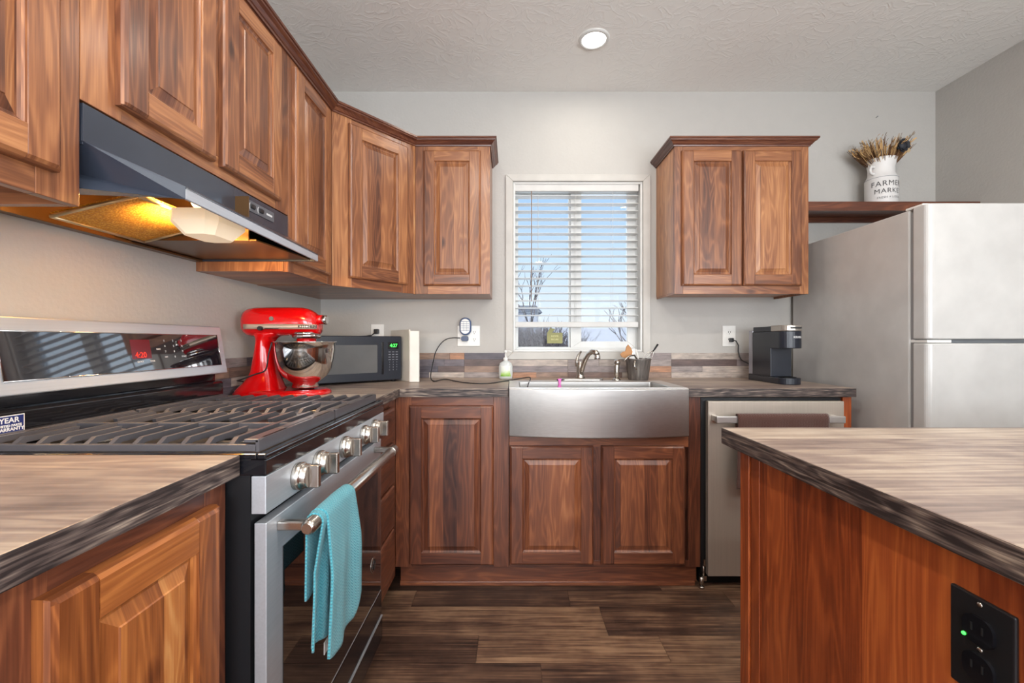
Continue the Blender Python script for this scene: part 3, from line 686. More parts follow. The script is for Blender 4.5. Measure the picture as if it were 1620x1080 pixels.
# ------------------------------------------------------------------ range hood
c = thing('range_hood', 'black under-cabinet range hood with a lit lamp above the gas range', 'range hood', (-.9, 1.18, 1.41))
def P3(x, y, z): return Vector((x, y, z))
hb = 1.412
m = MB()
m.box(UF-.004, UF+.001, .812, 1.555, 1.500, 1.572)                       # upright fascia
# sloping canopy: top plane from fascia foot to lip
N0, N1 = (UF, .812), (-.654, .874); F0, F1 = (UF, 1.557), (-.692, 1.557)
def quadprism(m, A, B):  # two lists of points joined
    m.rings([A, B])
m.rings([[P3(UF, .812, 1.500), P3(UF-.006, .812, 1.500), P3(UF-.006, .812, 1.494), P3(UF, .812, 1.494)], [P3(UF, 1.557, 1.500), P3(UF-.006, 1.557, 1.5), P3(UF-.006, 1.557, 1.494), P3(UF, 1.557, 1.494)]])
m.rings([[P3(UF-.003, .812, 1.503), P3(UF-.003, .812, 1.498), P3(N1[0], N1[1], hb+.020), P3(N1[0], N1[1], hb+.026)],
         [P3(UF-.003, 1.557, 1.503), P3(UF-.003, 1.557, 1.498), P3(F1[0], F1[1], hb+.020), P3(F1[0], F1[1], hb+.026)]])
# near side (slanted) and far side, back side panels
m.rings([[P3(LW+.002, .812, hb), P3(UF, .812, hb), P3(N1[0], N1[1], hb), P3(N1[0], N1[1], hb+.022), P3(UF, .812, 1.502), P3(UF, .812, 1.572), P3(LW+.002, .812, 1.572)],
         [P3(LW+.002, .815, hb), P3(UF, .815, hb), P3(N1[0]-.003, N1[1]+.003, hb), P3(N1[0]-.003, N1[1]+.003, hb+.022), P3(UF, .815, 1.502), P3(UF, .815, 1.572), P3(LW+.002, .815, 1.572)]])
m.rings([[P3(LW+.002, 1.557, hb), P3(F1[0], 1.557, hb), P3(F1[0], 1.557, hb+.022), P3(UF, 1.557, 1.502), P3(UF, 1.557, 1.572), P3(LW+.002, 1.557, 1.572)],
         [P3(LW+.002, 1.554, hb), P3(F1[0], 1.554, hb), P3(F1[0], 1.554, hb+.022), P3(UF, 1.554, 1.502), P3(UF, 1.554, 1.572), P3(LW+.002, 1.554, 1.572)]])
m.obj('canopy', M['black_hood'], c, bev=.001)
m = MB()
m.rings([[P3(N1[0], N1[1], hb), P3(N1[0], N1[1], hb+.026), P3(N1[0]-.006, N1[1], hb+.026), P3(N1[0]-.006, N1[1], hb)],
         [P3(F1[0], F1[1], hb), P3(F1[0], F1[1], hb+.026), P3(F1[0]-.006, F1[1], hb+.026), P3(F1[0]-.006, F1[1], hb)]])
m.obj('front_lip', M['steel_y'], c, bev=.002)
ST = NT('lamp_toned_hood_inside'); ST.set(Base_Color=srgb(104, 76, 48), Roughness=.3, Metallic=.6);  # brown metal with the lamp's warm glow painted into its colour
m = MB(); m.box(LW+.006, UF-.006, .82, 1.552, 1.545, 1.57)                # inner top
m.box(LW+.002, LW+.006, .816, 1.553, hb, 1.57); m.box(LW+.004, LW+.03, .816, 1.553, hb-.002, hb+.004)
m.rings([[P3(LW+.01, 1.262, hb+.006), P3(UF+.06, 1.262, hb+.006), P3(UF+.06, 1.262, hb+.010), P3(LW+.01, 1.262, hb+.010)], [P3(LW+.01, 1.553, hb+.006), P3(UF+.08, 1.553, hb+.006), P3(UF+.08, 1.553, hb+.010), P3(LW+.01, 1.553, hb+.010)]])
m.box(LW+.03, UF+.04, 1.258, 1.262, hb+.006, 1.546)
m.obj('inner_pan', ST.m, c)
m = MB()
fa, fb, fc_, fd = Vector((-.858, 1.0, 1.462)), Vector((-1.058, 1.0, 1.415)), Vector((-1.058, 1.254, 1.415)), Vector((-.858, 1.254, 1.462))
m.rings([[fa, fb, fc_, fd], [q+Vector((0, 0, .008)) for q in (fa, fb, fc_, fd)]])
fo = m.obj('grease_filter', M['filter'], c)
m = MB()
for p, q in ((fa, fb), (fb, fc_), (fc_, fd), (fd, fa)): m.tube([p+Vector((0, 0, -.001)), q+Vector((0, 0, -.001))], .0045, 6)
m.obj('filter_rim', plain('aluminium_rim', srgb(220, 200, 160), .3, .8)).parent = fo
m = MB()   # faceted lens
def lr(i, z, k): 
    x0, x1, y0, y1 = -.845+i, -.725-i, 1.058+i, 1.205-i
    return [(x0+k, y0, z), (x1-k, y0, z), (x1, y0+k, z), (x1, y1-k, z), (x1-k, y1, z), (x0+k, y1, z), (x0, y1-k, z), (x0, y0+k, z)]
m.rings([lr(.0, hb+.040, .02), lr(0, hb+.012, .02), lr(.022, hb-.018, .016)]); m.obj('lamp_lens', M['hoodlens'], c)
m = MB(); m.ball((-.785, 1.10, 1.474), .017, (1, 1.5, 1)); m.obj('bulb', M['bulb'], c)
m = MB(); pa = basis((UF+.0016, 1.385, 1.5405), (0, 1, 0), (0, 0, 1))
m.rings([[pa@Vector((x, y, 0)) for x, y in rrect(-.075, .075, -.016, .016, .003)], [pa@Vector((x, y, .002)) for x, y in rrect(-.075, .075, -.016, .016, .003)]])
sp = m.obj('switch_plate', plain('grey_switch_plate', srgb(96, 98, 104), .4), c)
for k, cx in enumerate((-.045, .0)):
    m = MB(); m.rings([[pa@Vector((x+cx, y, .002)) for x, y in rrect(-.011, .011, -.007, .007, .003)], [pa@Vector((x+cx, y, .006)) for x, y in rrect(-.010, .010, -.006, .006, .003)]]); m.obj('rocker_switch', M['black']).parent = sp
m = MB()
m.add(textmesh('FAN', .008), basis(pa@Vector((-.045, .0115, .0024)), (0, 1, 0), (0, 0, 1))) if 0 else None
m.add(textmesh('(', .022), pa@Matrix.Translation((-.062, 0, .0025))); m.add(textmesh('(', .022), pa@Matrix.Translation((-.018, 0, .0025)))
m.rings([[pa@Vector((x, y, .0022)) for x, y in ((.030, -.003), (.062, -.003), (.062, .003), (.030, .003))], [pa@Vector((x, y, .003)) for x, y in ((.030, -.003), (.062, -.003), (.062, .003), (.030, .003))]])
m.obj('switch_marking', M['printwhite']).parent = sp

# ------------------------------------------------------------------ gas range
RX = -.4655; Ra, Rb = .826, 1.580
c = thing('gas_range', 'stainless and black gas range with five knobs and cast iron grates', 'range', (-.8, 1.2, 0))
m = MB(); m.box(LW+.07, RX-.03, Ra, Rb, .08, .905); m.box(LW+.12, RX-.09, Ra+.01, Rb-.01, 0, .08); m.obj('body', M['black'], c)
m = MB()   # cooktop with raised rim
m.box(LW+.09, RX, Ra-.001, Rb+.001, .873, .903, bev=.002)
m.box(RX-.018, RX, Ra-.001, Rb+.001, .903, .914, bev=.003); m.box(LW+.09, RX-.018, Ra-.001, Ra+.014, .903, .914, bev=.003); m.box(LW+.09, RX-.018, Rb-.014, Rb+.001, .903, .914, bev=.003)
m.obj('cooktop', M['black_gloss'], c)
BUR = [(-.62, .99), (-.92, .99), (-.77, 1.203), (-.62, 1.42), (-.92, 1.42)]
for i, (x, y) in enumerate(BUR):
    r = (.045, .036, .05, .05, .032)[i]
    m = MB(); m.lathe([(r*1.15, .903), (r*1.1, .912), (r*.8, .914)], (x, y, 0), 28); b_ = m.obj('burner', plain('aluminium_burner_base', srgb(120, 112, 104), .4, .8) if i == 0 else bpy.data.materials['aluminium_burner_base'], c)
    m = MB(); m.lathe([(r*.85, .914), (r, .917), (r, .922), (r*.9, .925), (0, .9255)], (x, y, 0), 28); m.obj('burner_cap', M['iron']).parent = b_
zt, zb = .9385, .927
for gi, (ya, yb) in enumerate(((.842, 1.198), (1.210, 1.566))):
    m = MB(); ym = (ya+yb)/2; xs0, xs1 = -1.045, -.492
    for yy in (ya, yb-.012): m.box(xs0, xs1, yy, yy+.012, .914, .928, bev=.002)                   # end rails (lower)
    m.box(xs0, xs1-.02, ym-.006, ym+.006, .922, zt-.001, bev=.002)
    n = 11
    for k in range(n):
        x = xs0+.012+(xs1-.035-xs0)*(k+.35)/n; w_ = .0048
        def bar(pts): m.prism(pts, 'x', x-w_, x+w_)
        if k % 2 == 0:
            bar([(ya+.004, .918), (ya+.004, .927), (ya+.022, zt), (yb-.022, zt), (yb-.004, .927), (yb-.004, .918), (yb-.016, .920), (yb-.026, zb), (ya+.026, zb), (ya+.016, .920)])
        else:
            bar([(ya+.004, .918), (ya+.004, .927), (ya+.022, zt), (ym-.045, zt), (ym-.050, zb), (ya+.026, zb), (ya+.016, .920)])
            bar([(yb-.004, .918), (yb-.004, .927), (yb-.022, zt), (ym+.045, zt), (ym+.050, zb), (yb-.026, zb), (yb-.016, .920)])
    # wide front bar with cut-outs and back bar
    fr = [(ya, .914), (ya, .936), (ya+.02, zt), (yb-.02, zt), (yb, .936), (yb, .914)]
    m.prism(fr, 'x', xs1-.003, xs1+.004)
    m.box(xs1-.026, xs1+.003, ya, ya+.115, zt-.007, zt, bev=.0015); m.box(xs1-.026, xs1+.003, yb-.115, yb, zt-.007, zt, bev=.0015); m.box(xs1-.026, xs1-.008, ya+.115, yb-.115, zt-.007, zt, bev=.0015)
    m.box(xs0, xs0+.012, ya, yb, .914, zt, bev=.002)
    m.obj('grate', M['iron'], c)
m = MB(); m.box(RX-.028, RX, Ra-.001, Rb+.001, .800, .872, bev=.0015)
m.obj('control_panel', M['steel_y'], c)
for k, (yy) in enumerate((.944, 1.045, 1.203, 1.362, 1.462)):
    m = MB(); zc = .8365
    m.lathe([(.029, 0), (.0295, .004), (.0295, .013), (.027, .016), (.0255, .0165), (.0255, .027), (.024, .029)], (RX, yy, zc), 32, 'x')
    kb = m.obj('knob', M['nickel'], c)
    m = MB(); m.box(RX+.028, RX+.050, yy-.0075, yy+.0075, zc-.0245, zc+.0245, bev=.0025); m.obj('knob_grip', M['nickel']).parent = kb
# oven door
m = MB(); m.box(RX-.024, RX-.0005, Ra+.002, Rb-.03, .242, .782, bev=.0015)
dr = m.obj('oven_door', M['steel_y'], c)
m = MB(); m.box(RX-.001, RX+.0012, Ra+.060, Rb-.038, .252, .712); m.obj('oven_glass', M['oven_glass']).parent = dr
m = MB(); hx, hz = -.402, .760
m.tube([(hx, .853, hz), (hx, .862, hz), (hx, 1.485, hz), (hx, 1.495, hz)], [.010, .0155, .0155, .010], 20)
for yy in (.872, 1.475): m.box(RX-.0005, hx, yy-.009, yy+.009, hz-.008, hz+.010, bev=.003)
for yy in (.905, 1.45): m.tube([(hx, yy-.001, hz), (hx, yy+.001, hz)], .0162, 20)
m.obj('oven_handle', M['nickel']).parent = dr
m = MB(); bc = Vector((RX+.0014, 1.457, .381)); m.lathe([(0, .0016), (.023, .0016), (.026, .0008), (.026, 0)], bc, 32, 'x'); bdg = m.obj('badge', M['nickel']); bdg.parent = dr
m = MB(); 
for a_ in (0, 60, 120): m.tube([bc+Vector((.002, .016*math.cos(R(a_+30)), .016*math.sin(R(a_+30)))), bc+Vector((.002, -.016*math.cos(R(a_+30)), -.016*math.sin(R(a_+30))))], .0016, 6)
m.tube([bc+Vector((.002, .019*math.cos(R(t)), .019*math.sin(R(t)))) for t in range(0, 360, 20)], .0008, 6, closed=True)
m.obj('badge_emblem', M['black']).parent = bdg
# drawer
m = MB(); m.box(RX-.026, RX-.004, Ra+.004, Rb-.01, .150, .233, bev=.002); m.box(RX-.026, RX-.001, Ra+.004, Rb-.01, .060, .141, bev=.003)
dw = m.obj('storage_drawer', M['black_gloss'], c)
m = MB(); m.box(RX-.006, RX+.0, Ra+.004, Rb-.01, .141, .145); m.box(RX-.004, RX-.001, 1.03, 1.15, .170, .216); m.obj('drawer_trim', M['steel_y']).parent = dw
# backguard
gz0, gz1 = 1.0145, 1.180
def GX(z): return -1.032-(z-gz0)/(gz1-gz0)*.028
m = MB()
m.prism([(LW+.005, gz0), (GX(gz0), gz0), (GX(gz0)+.001, gz0+.006), (GX(gz1), gz1), (LW+.005, gz1)], 'y', Ra-.002, Rb+.004, ) if 0 else None
pr = [(LW+.012, gz0), (GX(gz0), gz0), (GX(gz1), gz1), (LW+.012, gz1)]
m.rings([[(p[0], Ra, p[1]) for p in pr], [(p[0], Rb+.004, p[1]) for p in pr]])
bg = m.obj('backguard', M['steel_y'], c, bev=.003)
m = MB(); pr = [(LW+.012, .903), (-1.046, .903), (-1.046, .978), (-1.052, .985), (-1.075, .987), (-1.075, gz0), (LW+.012, gz0)]
m.rings([[(p[0], Ra+.001, p[1]) for p in pr], [(p[0], Rb, p[1]) for p in pr]]); m.obj('rear_riser', M['black_gloss'], c, bev=.0015)
fwd = Vector((1, 0, .17)).normalized(); upv = Vector((-.17, 0, 1)).normalized()
def GP(y, z, o=0): return Vector((GX(z), y, z))+fwd*o
m = MB(); a_ = .888, 1.555, 1.044, 1.149
q0 = [GP(a_[0], a_[2]), GP(a_[1], a_[2]), GP(a_[1], a_[3]), GP(a_[0], a_[3])]
m.rings([[p for p in q0], [p+fwd*.0015 for p in q0]]); gl = m.obj('display_glass', M['panel_glass']); gl.parent = bg
m = MB()
for k in range(4):
    p, q = q0[k]+fwd*.0015, q0[(k+1) % 4]+fwd*.0015; m.tube([p, q], .0013, 6)
m.obj('display_bezel', M['chrome']).parent = bg
m = MB(); m.add(textmesh('4:20', .022, .0002), basis(GP(1.226, 1.088, .0022), (0, 1, 0), upv)); m.obj('clock_digits', M['ledred']).parent = gl
m = MB(); q1 = [GP(1.197, 1.078), GP(1.262, 1.078), GP(1.262, 1.132), GP(1.197, 1.132)]; m.rings([[p+fwd*.0014 for p in q1], [p+fwd*.0018 for p in q1]]); m.obj('clock_window', plain('dark_red_window', srgb(74, 14, 22), .15, emit=(srgb(120, 10, 20), .25))).parent = gl
m = MB()
for r_ in range(3):
    for k in range(3): m.add(textmesh(str(1+r_*3+k), .0085, .0002), basis(GP(1.315+.034*k, 1.129-.0165*r_, .0018), (0, 1, 0), upv))
m.add(textmesh('0', .0085, .0002), basis(GP(1.349, 1.080, .0018), (0, 1, 0), upv))
for t_, yy, zz in (('OFF', 1.315, 1.080), ('START', 1.385, 1.080), ('CLOCK', 1.222, 1.070), ('TIMER', 1.262, 1.070), ('BAKE', 1.29, 1.104)): m.add(textmesh(t_, .0065, .0002), basis(GP(yy, zz, .0018), (0, 1, 0), upv))
m.obj('keypad_lettering', M['printwhite']).parent = gl
# warranty sticker
SX = -1.0445
st = thing('warranty_sticker', 'white and blue ten year warranty sticker on the black riser of the range', 'sticker', (SX, .90, .93))
m = MB(); ya, yb, za, zb_ = .86, .938, .9285, .9735
def pxs(x, y): d_ = 1.0445*F/(810-x); return d_, H-(y-540)*d_/F
m.box(SX-.001, SX-.0004, ya-.02, yb-.003, za, zb_); m.obj('sticker_sheet', M['printwhite'], st)
m = MB(); m.box(SX-.0005, SX, ya-.018, yb-.005, za+.010, zb_-.002); m.obj('blue_field', plain('navy_print', srgb(34, 46, 104), .4), st)
m = MB(); 
for t_, s_, yy, zz in (('10', .030, .864, .954), ('YEAR', .0155, .906, .9625), ('LIMITED PARTS', .0068, .906, .9515), ('WARRANTY', .0098, .906, .944)): m.add(textmesh(t_, s_, .0002, bold=.0003), basis((SX+.0003, yy, zz), (0, 1, 0), (0, 0, 1)))
m.obj('lettering', M['printwhite'], st)
# teal towel
def towel_sheet(m, y0, y1, yb0, yb1, zlen, xoff, back, ny=44, ns=70, ph=0., amp=.006, endz=lambda t: 0, rr=.0185):
    hx_, hz_ = -.402, .760; r = rr
    Ltot = back+math.pi*r+zlen
    def P(i, j):
        t = j/(ny-1); s = Ltot*i/(ns-1)
        if s < back: x = hx_-r; z = hz_-(back-s); k = .2*(back-s)/back
        elif s < back+math.pi*r: a = math.pi-(s-back)/r; x = hx_+r*math.cos(a); z = hz_+r*math.sin(a); k = 0
        else: k = (s-back-math.pi*r)/zlen; x = hx_+r+xoff*min(1, k*2.5); z = hz_-k*(zlen+endz(t))
        yy = (y0+(y1-y0)*t)*(1-k)+(yb0+(yb1-yb0)*t)*k
        fo = amp*min(1, .15+k*1.6)*(math.sin(t*6.5+ph)+.4*math.sin(t*13+ph*2+k*2))
        return Vector((x+(fo if s > back else fo*.3), yy, z+.002*math.sin(t*11+ph)*k))
    m.sheet(P, ns, ny, uvs=lambda i, j: ((y1-y0)*1.2*j/(ny-1), Ltot*i/(ns-1)))
tw = thing('dish_towel', 'folded teal knit dish towel draped over the oven door handle', 'towel', (-.38, .97, .45))
m = MB(); towel_sheet(m, .905, 1.060, .880, 1.068, .285, .010, .14, ph=.6, amp=.0055, endz=lambda t: -.045*max(0, (t-.72)/.28)**2-.010*max(0, (.15-t)/.15)**2)
tf = m.obj('front_fold', M['teal'], tw); sm = tf.modifiers.new('t', 'SOLIDIFY'); sm.thickness = .005; sm.offset = 0
m = MB(); towel_sheet(m, .888, .960, .862, .952, .262, -.014, .16, ph=2.4, amp=.006, endz=lambda t: -.012*(1-t), rr=.0165)
tf = m.obj('rear_fold', M['teal'], tw); sm = tf.modifiers.new('t', 'SOLIDIFY'); sm.thickness = .004; sm.offset = 0
m = MB(); m.box(-.399, -.398, .925, .943, .462, .488); m.obj('care_tag', M['white'], tw)

# ------------------------------------------------------------------ sink, faucet
c = thing('farmhouse_sink', 'stainless steel farmhouse sink with a bowed apron front under the window', 'sink', (.39, 2.1, .70))
SXa, SXb = -.0150, .7985; AT, AB = .9155, .699
m = MB(); N = 28; rg = []
def bow(t): return 1.966-.046*(1-(2*t-1)**2)
outer = [(SXa+(SXb-SXa)*k/N, bow(k/N)) for k in range(N+1)]
def ring(z, dy=0): return [(x, y+dy, z) for x, y in outer]
poly = outer+[(SXb, 1.983), (SXa, 1.983)]
m.rings([[(p[0], p[1], AB) for p in poly], [(p[0], p[1], AT) for p in poly]], cap1=True)
m.obj('apron_front', M['steel'], c, bev=.004, seg=3)
m = MB(); ri = (.035, .730, 2.000, 2.286); ro = (SXa+.001, SXb-.001, 1.975, 2.345)
def rc(b_, z, r_=.012): return [(p[0], p[1], z) for p in rrect(b_[0], b_[1], b_[2], b_[3], r_, 4)]
m.rings([rc(ro, .9145, .003), rc(ro, .9175, .003), rc((ri[0]-.004, ri[1]+.004, ri[2]-.004, ri[3]+.004), .9175), rc(ri, .9145), rc((ri[0]+.004, ri[1]-.004, ri[2]+.004, ri[3]-.004), .72, .02), rc((ri[0]+.03, ri[1]-.03, ri[2]+.03, ri[3]-.03), .708, .02)], cap0=False, cap1=True)
m.obj('basin', M['steel'], c)
m = MB(); m.lathe([(0, .7085), (.03, .7085), (.042, .711), (.045, .7085)], (.38, 2.16, 0), 28); m.obj('drain', M['chrome'], c)
c = thing('kitchen_faucet', 'brushed nickel single-lever kitchen faucet behind the farmhouse sink', 'faucet', (.374, 2.39, .915))
m = MB(); pr = rrect(.262, .498, 2.358, 2.422, .030, 6); m.rings([[(p[0], p[1], .9145) for p in pr], [(p[0], p[1], .922) for p in pr], [(.38+(p[0]-.38)*.95, 2.39+(p[1]-2.39)*.85, .926) for p in pr]]); m.obj('deck_plate', M['nickel'], c)
m = MB(); m.lathe([(.026, .926), (.024, .934), (.021, .94), (.020, .985), (.021, 1.005), (.016, 1.015), (0, 1.018)], (.374, 2.392, 0), 28); m.obj('faucet_body', M['nickel'], c)
m = MB(); m.tube([(.376, 2.385, .945), (.382, 2.365, .985), (.392, 2.335, 1.03), (.404, 2.305, 1.060), (.418, 2.275, 1.074), (.432, 2.25, 1.070), (.437, 2.240, 1.058)], [.012, .013, .013, .0125, .013, .015, .015], 16); s_ = m.obj('spout', M['nickel'], c)
m = MB(); m.lathe([(.0145, 0), (.0155, .003), (.0155, .022), (.013, .026)], (.4375, 2.2385, 1.034), 20); m.obj('spray_head', M['chrome']).parent = s_
m = MB(); m.tube([(.360, 2.40, .99), (.356, 2.404, 1.02), (.366, 2.41, 1.050), (.384, 2.418, 1.072)], [.011, .010, .008, .005], 12); m.obj('lever', M['nickel'], c)
c = thing('side_sprayer', 'slim nickel side sprayer standing between faucet and zinc pot', 'sprayer', (.568, 2.37, .915))
m = MB(); m.lathe([(.024, .9145), (.021, .922), (.013, .930)], (.568, 2.37, 0), 24); m.obj('sprayer_base', M['nickel'], c)
m = MB(); m.lathe([(.0125, .930), (.0135, .96), (.0145, .995), (.0135, 1.005)], (.568, 2.37, 0), 24); m.ball((.570, 2.366, 1.014), .0175, (1, 1.15, .95)); m.obj('spray_wand', M['nickel'], c)
# pot with utensils
c = thing('utensil_pot', 'streaked grey zinc pot on the counter behind the sink', 'pot', (.70, 2.42, .914))
m = MB(); cx, cy = .703, 2.43
m.lathe([(.0, .9145), (.052, .9145), (.054, .918), (.068, 1.022), (.0715, 1.028), (.0715, 1.033), (.067, 1.033), (.050, .925), (0, .922)], (cx, cy, 0), 36, cap0=False, cap1=False); m.obj('pot_body', M['zinc'], c)
def leaf(m, c0, u, v, L_, W_, n=8):
    u = Vector(u).normalized(); v = Vector(v).normalized(); nn_ = u.cross(v).normalized(); a = []; b = []
    for k in range(n+1):
        t = k/n; w = W_*math.sin(math.pi*min(.98, max(.03, t)))**.8; p = Vector(c0)+u*L_*t+nn_*.15*L_*math.sin(t*3)
        a.append(p+v*w); b.append(p-v*w)
    m.rings([a, b], close=False, cap0=False, cap1=False, smooth=True)
m = MB(); m.tube([(.66, 2.42, .95), (.648, 2.41, 1.03), (.632, 2.40, 1.058)], .003, 8)
pts = [Vector((.626+x*.026, 2.40, 1.066+z*.026)) for x, z in ((-.9, -.9), (-1.2, -.3), (-.6, .2), (-.1, .3), (.1, 1.2), (.5, 1.7), (1.1, 1.0), (1.4, .2), (1.2, -.7), (.6, -1.1), (-.1, -1.2))]
m.rings([[p+Vector((0, -.005, 0)) for p in pts], [p+Vector((0, .005, 0)) for p in pts]])
tag(m.obj('wooden_pick', M['tanwood'], bev=.002), 'tan carved wooden ornament poking out of the zinc pot', 'ornament')
m = MB(); m.tube([(.69, 2.42, .98), (.683, 2.40, 1.035), (.668, 2.38, 1.052), (.64, 2.365, 1.050), (.618, 2.36, 1.036), (.604, 2.357, 1.018)], [.004, .005, .005, .005, .0045, .004], 10)
m.tube([(.690, 2.40, 1.03), (.665, 2.36, 1.02), (.660, 2.352, .995), (.672, 2.352, .975)], [.005, .006, .006, .003], 10)
tag(m.obj('curved_utensil', M['nickel']), 'curved metal utensil hooked over the rim of the zinc pot', 'utensil')
m = MB(); m.rings([[Vector((.665+.0*k, 2.44, .96)), Vector((.70, 2.44, .96)), Vector((.70, 2.446, .96)), Vector((.665, 2.446, .96))], [Vector((.648, 2.45, 1.075)), Vector((.690, 2.45, 1.088)), Vector((.690, 2.456, 1.088)), Vector((.648, 2.456, 1.075))]])
m.tube([(.712, 2.44, 1.0), (.700, 2.44, 1.06), (.694, 2.445, 1.085)], .004, 8)
tag(m.obj('spatula', M['white'], bev=.002), 'white flat spatula standing in the zinc pot', 'spatula')
c = thing('whisk', 'wire whisk with dark handle leaning out of the zinc pot', 'whisk', (.72, 2.43, .96))
m = MB()
A = Vector((.722, 2.43, 1.0)); B = Vector((.790, 2.43, 1.078))
for o_ in (-1, -.4, .4, 1):
    pts = []
    for k in range(13):
        t = k/12; p = A.lerp(B, t); q = Vector((-.75, 0, .65))*.020*math.sin(math.pi*t)*o_+Vector((0, 1, 0))*.016*math.sin(math.pi*t)*(1-abs(o_)); pts.append(p+q)
    m.tube(pts, .0018, 6)
m.obj('wire_loops', M['nickel'], c)
m = MB(); m.tube([(.786, 2.43, 1.072), (.797, 2.43, 1.088), (.813, 2.43, 1.112)], [.003, .005, .0055], 10); m.obj('handle', M['black'], c)
# soap
c = thing('soap_bottle', 'clear pump soap bottle with green label left of the faucet by the wall', 'bottle', (-.036, 2.49, .914))
c['label'] = 'clear pump soap bottle with green label on the counter corner of the sink'
m = MB(); cx, cy = -.036, 2.485
def ov(a, b, z, n=32): return [(cx+a*math.cos(2*math.pi*k/n), cy+b*math.sin(2*math.pi*k/n), z) for k in range(n)]
m.rings([ov(.034, .020, .9145), ov(.039, .024, .918), ov(.040, .025, .95), ov(.040, .025, .985), ov(.034, .022, 1.004), ov(.018, .015, 1.014), ov(.012, .012, 1.018)], smooth=True); m.obj('bottle_body', plain('soap_pale_clear', srgb(206, 210, 208), .12, coat=.4), c)
m = MB(); m.rings([[(cx+.0375*math.sin(R(a_)), cy-.0262*math.cos(R(a_)) if 1 else 0, z) for a_ in range(-62, 63, 6)] for z in (.930, .990)], close=False, cap0=False, cap1=False, smooth=True)
lb = NT('green_soap_label'); tc = lb.n('ShaderNodeTexCoord'); sp_ = lb.n('ShaderNodeSeparateXYZ'); lb.t.links.new(tc.outputs['Object'], sp_.inputs[0])
nf = lb.noise(tc.outputs['Object'], 40, 2); ff = lb.math('ADD', sp_.outputs[2], lb.math('MULTIPLY', nf, .03))
lb.set(Base_Color=lb.ramp(lb.math('MULTIPLY', lb.math('SUBTRACT', ff, .93), 12), [(.18, srgb(120, 170, 60)), (.35, srgb(176, 206, 120)), (.55, srgb(226, 232, 216)), (.9, srgb(236, 236, 232))]), Roughness=.4)
m.obj('front_label', lb.m, c)
m = MB(); m.lathe([(.013, 1.016), (.014, 1.03), (.010, 1.036), (.005, 1.038), (.0045, 1.062), (.010, 1.064), (.011, 1.074), (.006, 1.078), (0, 1.078)], (cx, cy, 0), 20); m.tube([(cx, cy, 1.071), (cx+.022, cy-.008, 1.073), (cx+.034, cy-.012, 1.068)], [.005, .0045, .0035], 10); m.obj('pump', M['white'], c)
# pink thing
c = thing('pink_scrubber', 'small pink rubber scrubber hanging at the rim of the sink', 'scrubber', (.24, 2.0, .92))
m = MB(); qd = 2.30; p0 = px(885, 612.5, 2.29); 
m.rings([[p0+Vector((x, -.01+y, 0)) for x, y in rrect(-.011, .011, -.006, .006, .005)], [p0+Vector((x*.55, -.01+y, .016)) for x, y in rrect(-.011, .011, -.006, .006, .005)], [p0+Vector((x*.7, -.01+y, .034)) for x, y in rrect(-.011, .011, -.006, .006, .005)], [p0+Vector((x*1.2, -.01+y, .046)) for x, y in rrect(-.011, .011, -.006, .006, .005)]], smooth=False); m.obj('scrubber_body', M['pinkrub'], c, bev=.001)
for sx_ in (-1, 1):
    m = MB(); m.ball(p0+Vector((.012*sx_, -.014, .040)), .0045); m.obj('suction_foot', M['black'], c)

# ------------------------------------------------------------------ dishwasher
c = thing('dishwasher', 'stainless dishwasher with bar handle between sink cabinet and end panel', 'dishwasher', (1.2, 2.2, 0))
m = MB(); m.box(.872, 1.520, CF+.006, W-.05, .06, .868); m.obj('tub_housing', M['black'], c)
m = MB(); m.box(.893, 1.512, 1.985, CF+.004, .058, .855, bev=.003); m.obj('dishwasher_door', M['steel_warm'], c)
m = MB(); m.box(.875, 1.515, CF+.03, CF+.06, 0, .058); m.obj('toe_panel', M['flat_black'], c)
m = MB(); m.box(.905, 1.475, 1.925, 1.937, .765, .797, bev=.004)
for xx in (.917, 1.455): m.box(xx-.010, xx+.010, 1.935, 1.986, .768, .794, bev=.003)
m.obj('bar_handle', plain('silver_handle', srgb(214, 212, 210), .3, .8), c)
m = MB(); m.box(.868, .892, 1.998, 2.003, .03, .052); m.tube([(.878, 2.0, .045), (.878, 2.0, .10)], .004, 8); m.tube([(.868, 1.998, .004), (.868, 1.998, .05)], .009, 10); m.lathe([(.013, 0), (.013, .006), (.005, .01)], (.868, 1.998, 0), 16); m.box(.876, .884, 1.992, 2.0, .10, .13); m.obj('levelling_leg', M['nickel'], c)
m = MB()   # brown towel
def P(i, j):
    ns, ny = 60, 50; t = j/(ny-1); L_ = .05+.05+.40; s = L_*i/(ns-1); r = .011; x = .995+(1.395-.995)*t
    hzc = .785
    if s < .06: return Vector((x+.0, 1.931+r+.001, hzc-(.06-s)))
    if s < .06+math.pi*r: a = (s-.06)/r; return Vector((x, 1.931+r*math.cos(a)*1.0, hzc+.012+r*math.sin(a)*.9))
    k = (s-.06-math.pi*r)/(L_-.06-math.pi*r)
    xx = x+(.985-.995)*k
    return Vector((xx, 1.931-r-.004*math.sin(t*21+k)*min(1, k*3)-.003, hzc+.010-k*.33*(1 if t > .05 else .95)))
m.sheet(P, 60, 50, uvs=lambda i, j: (.4*j/49, .5*i/59))
tb = m.obj('hand_towel', M['brown_cloth']); sm = tb.modifiers.new('t', 'SOLIDIFY'); sm.thickness = .004; sm.offset = 0
tag(tb, 'brown plush hand towel draped over the dishwasher handle', 'towel')

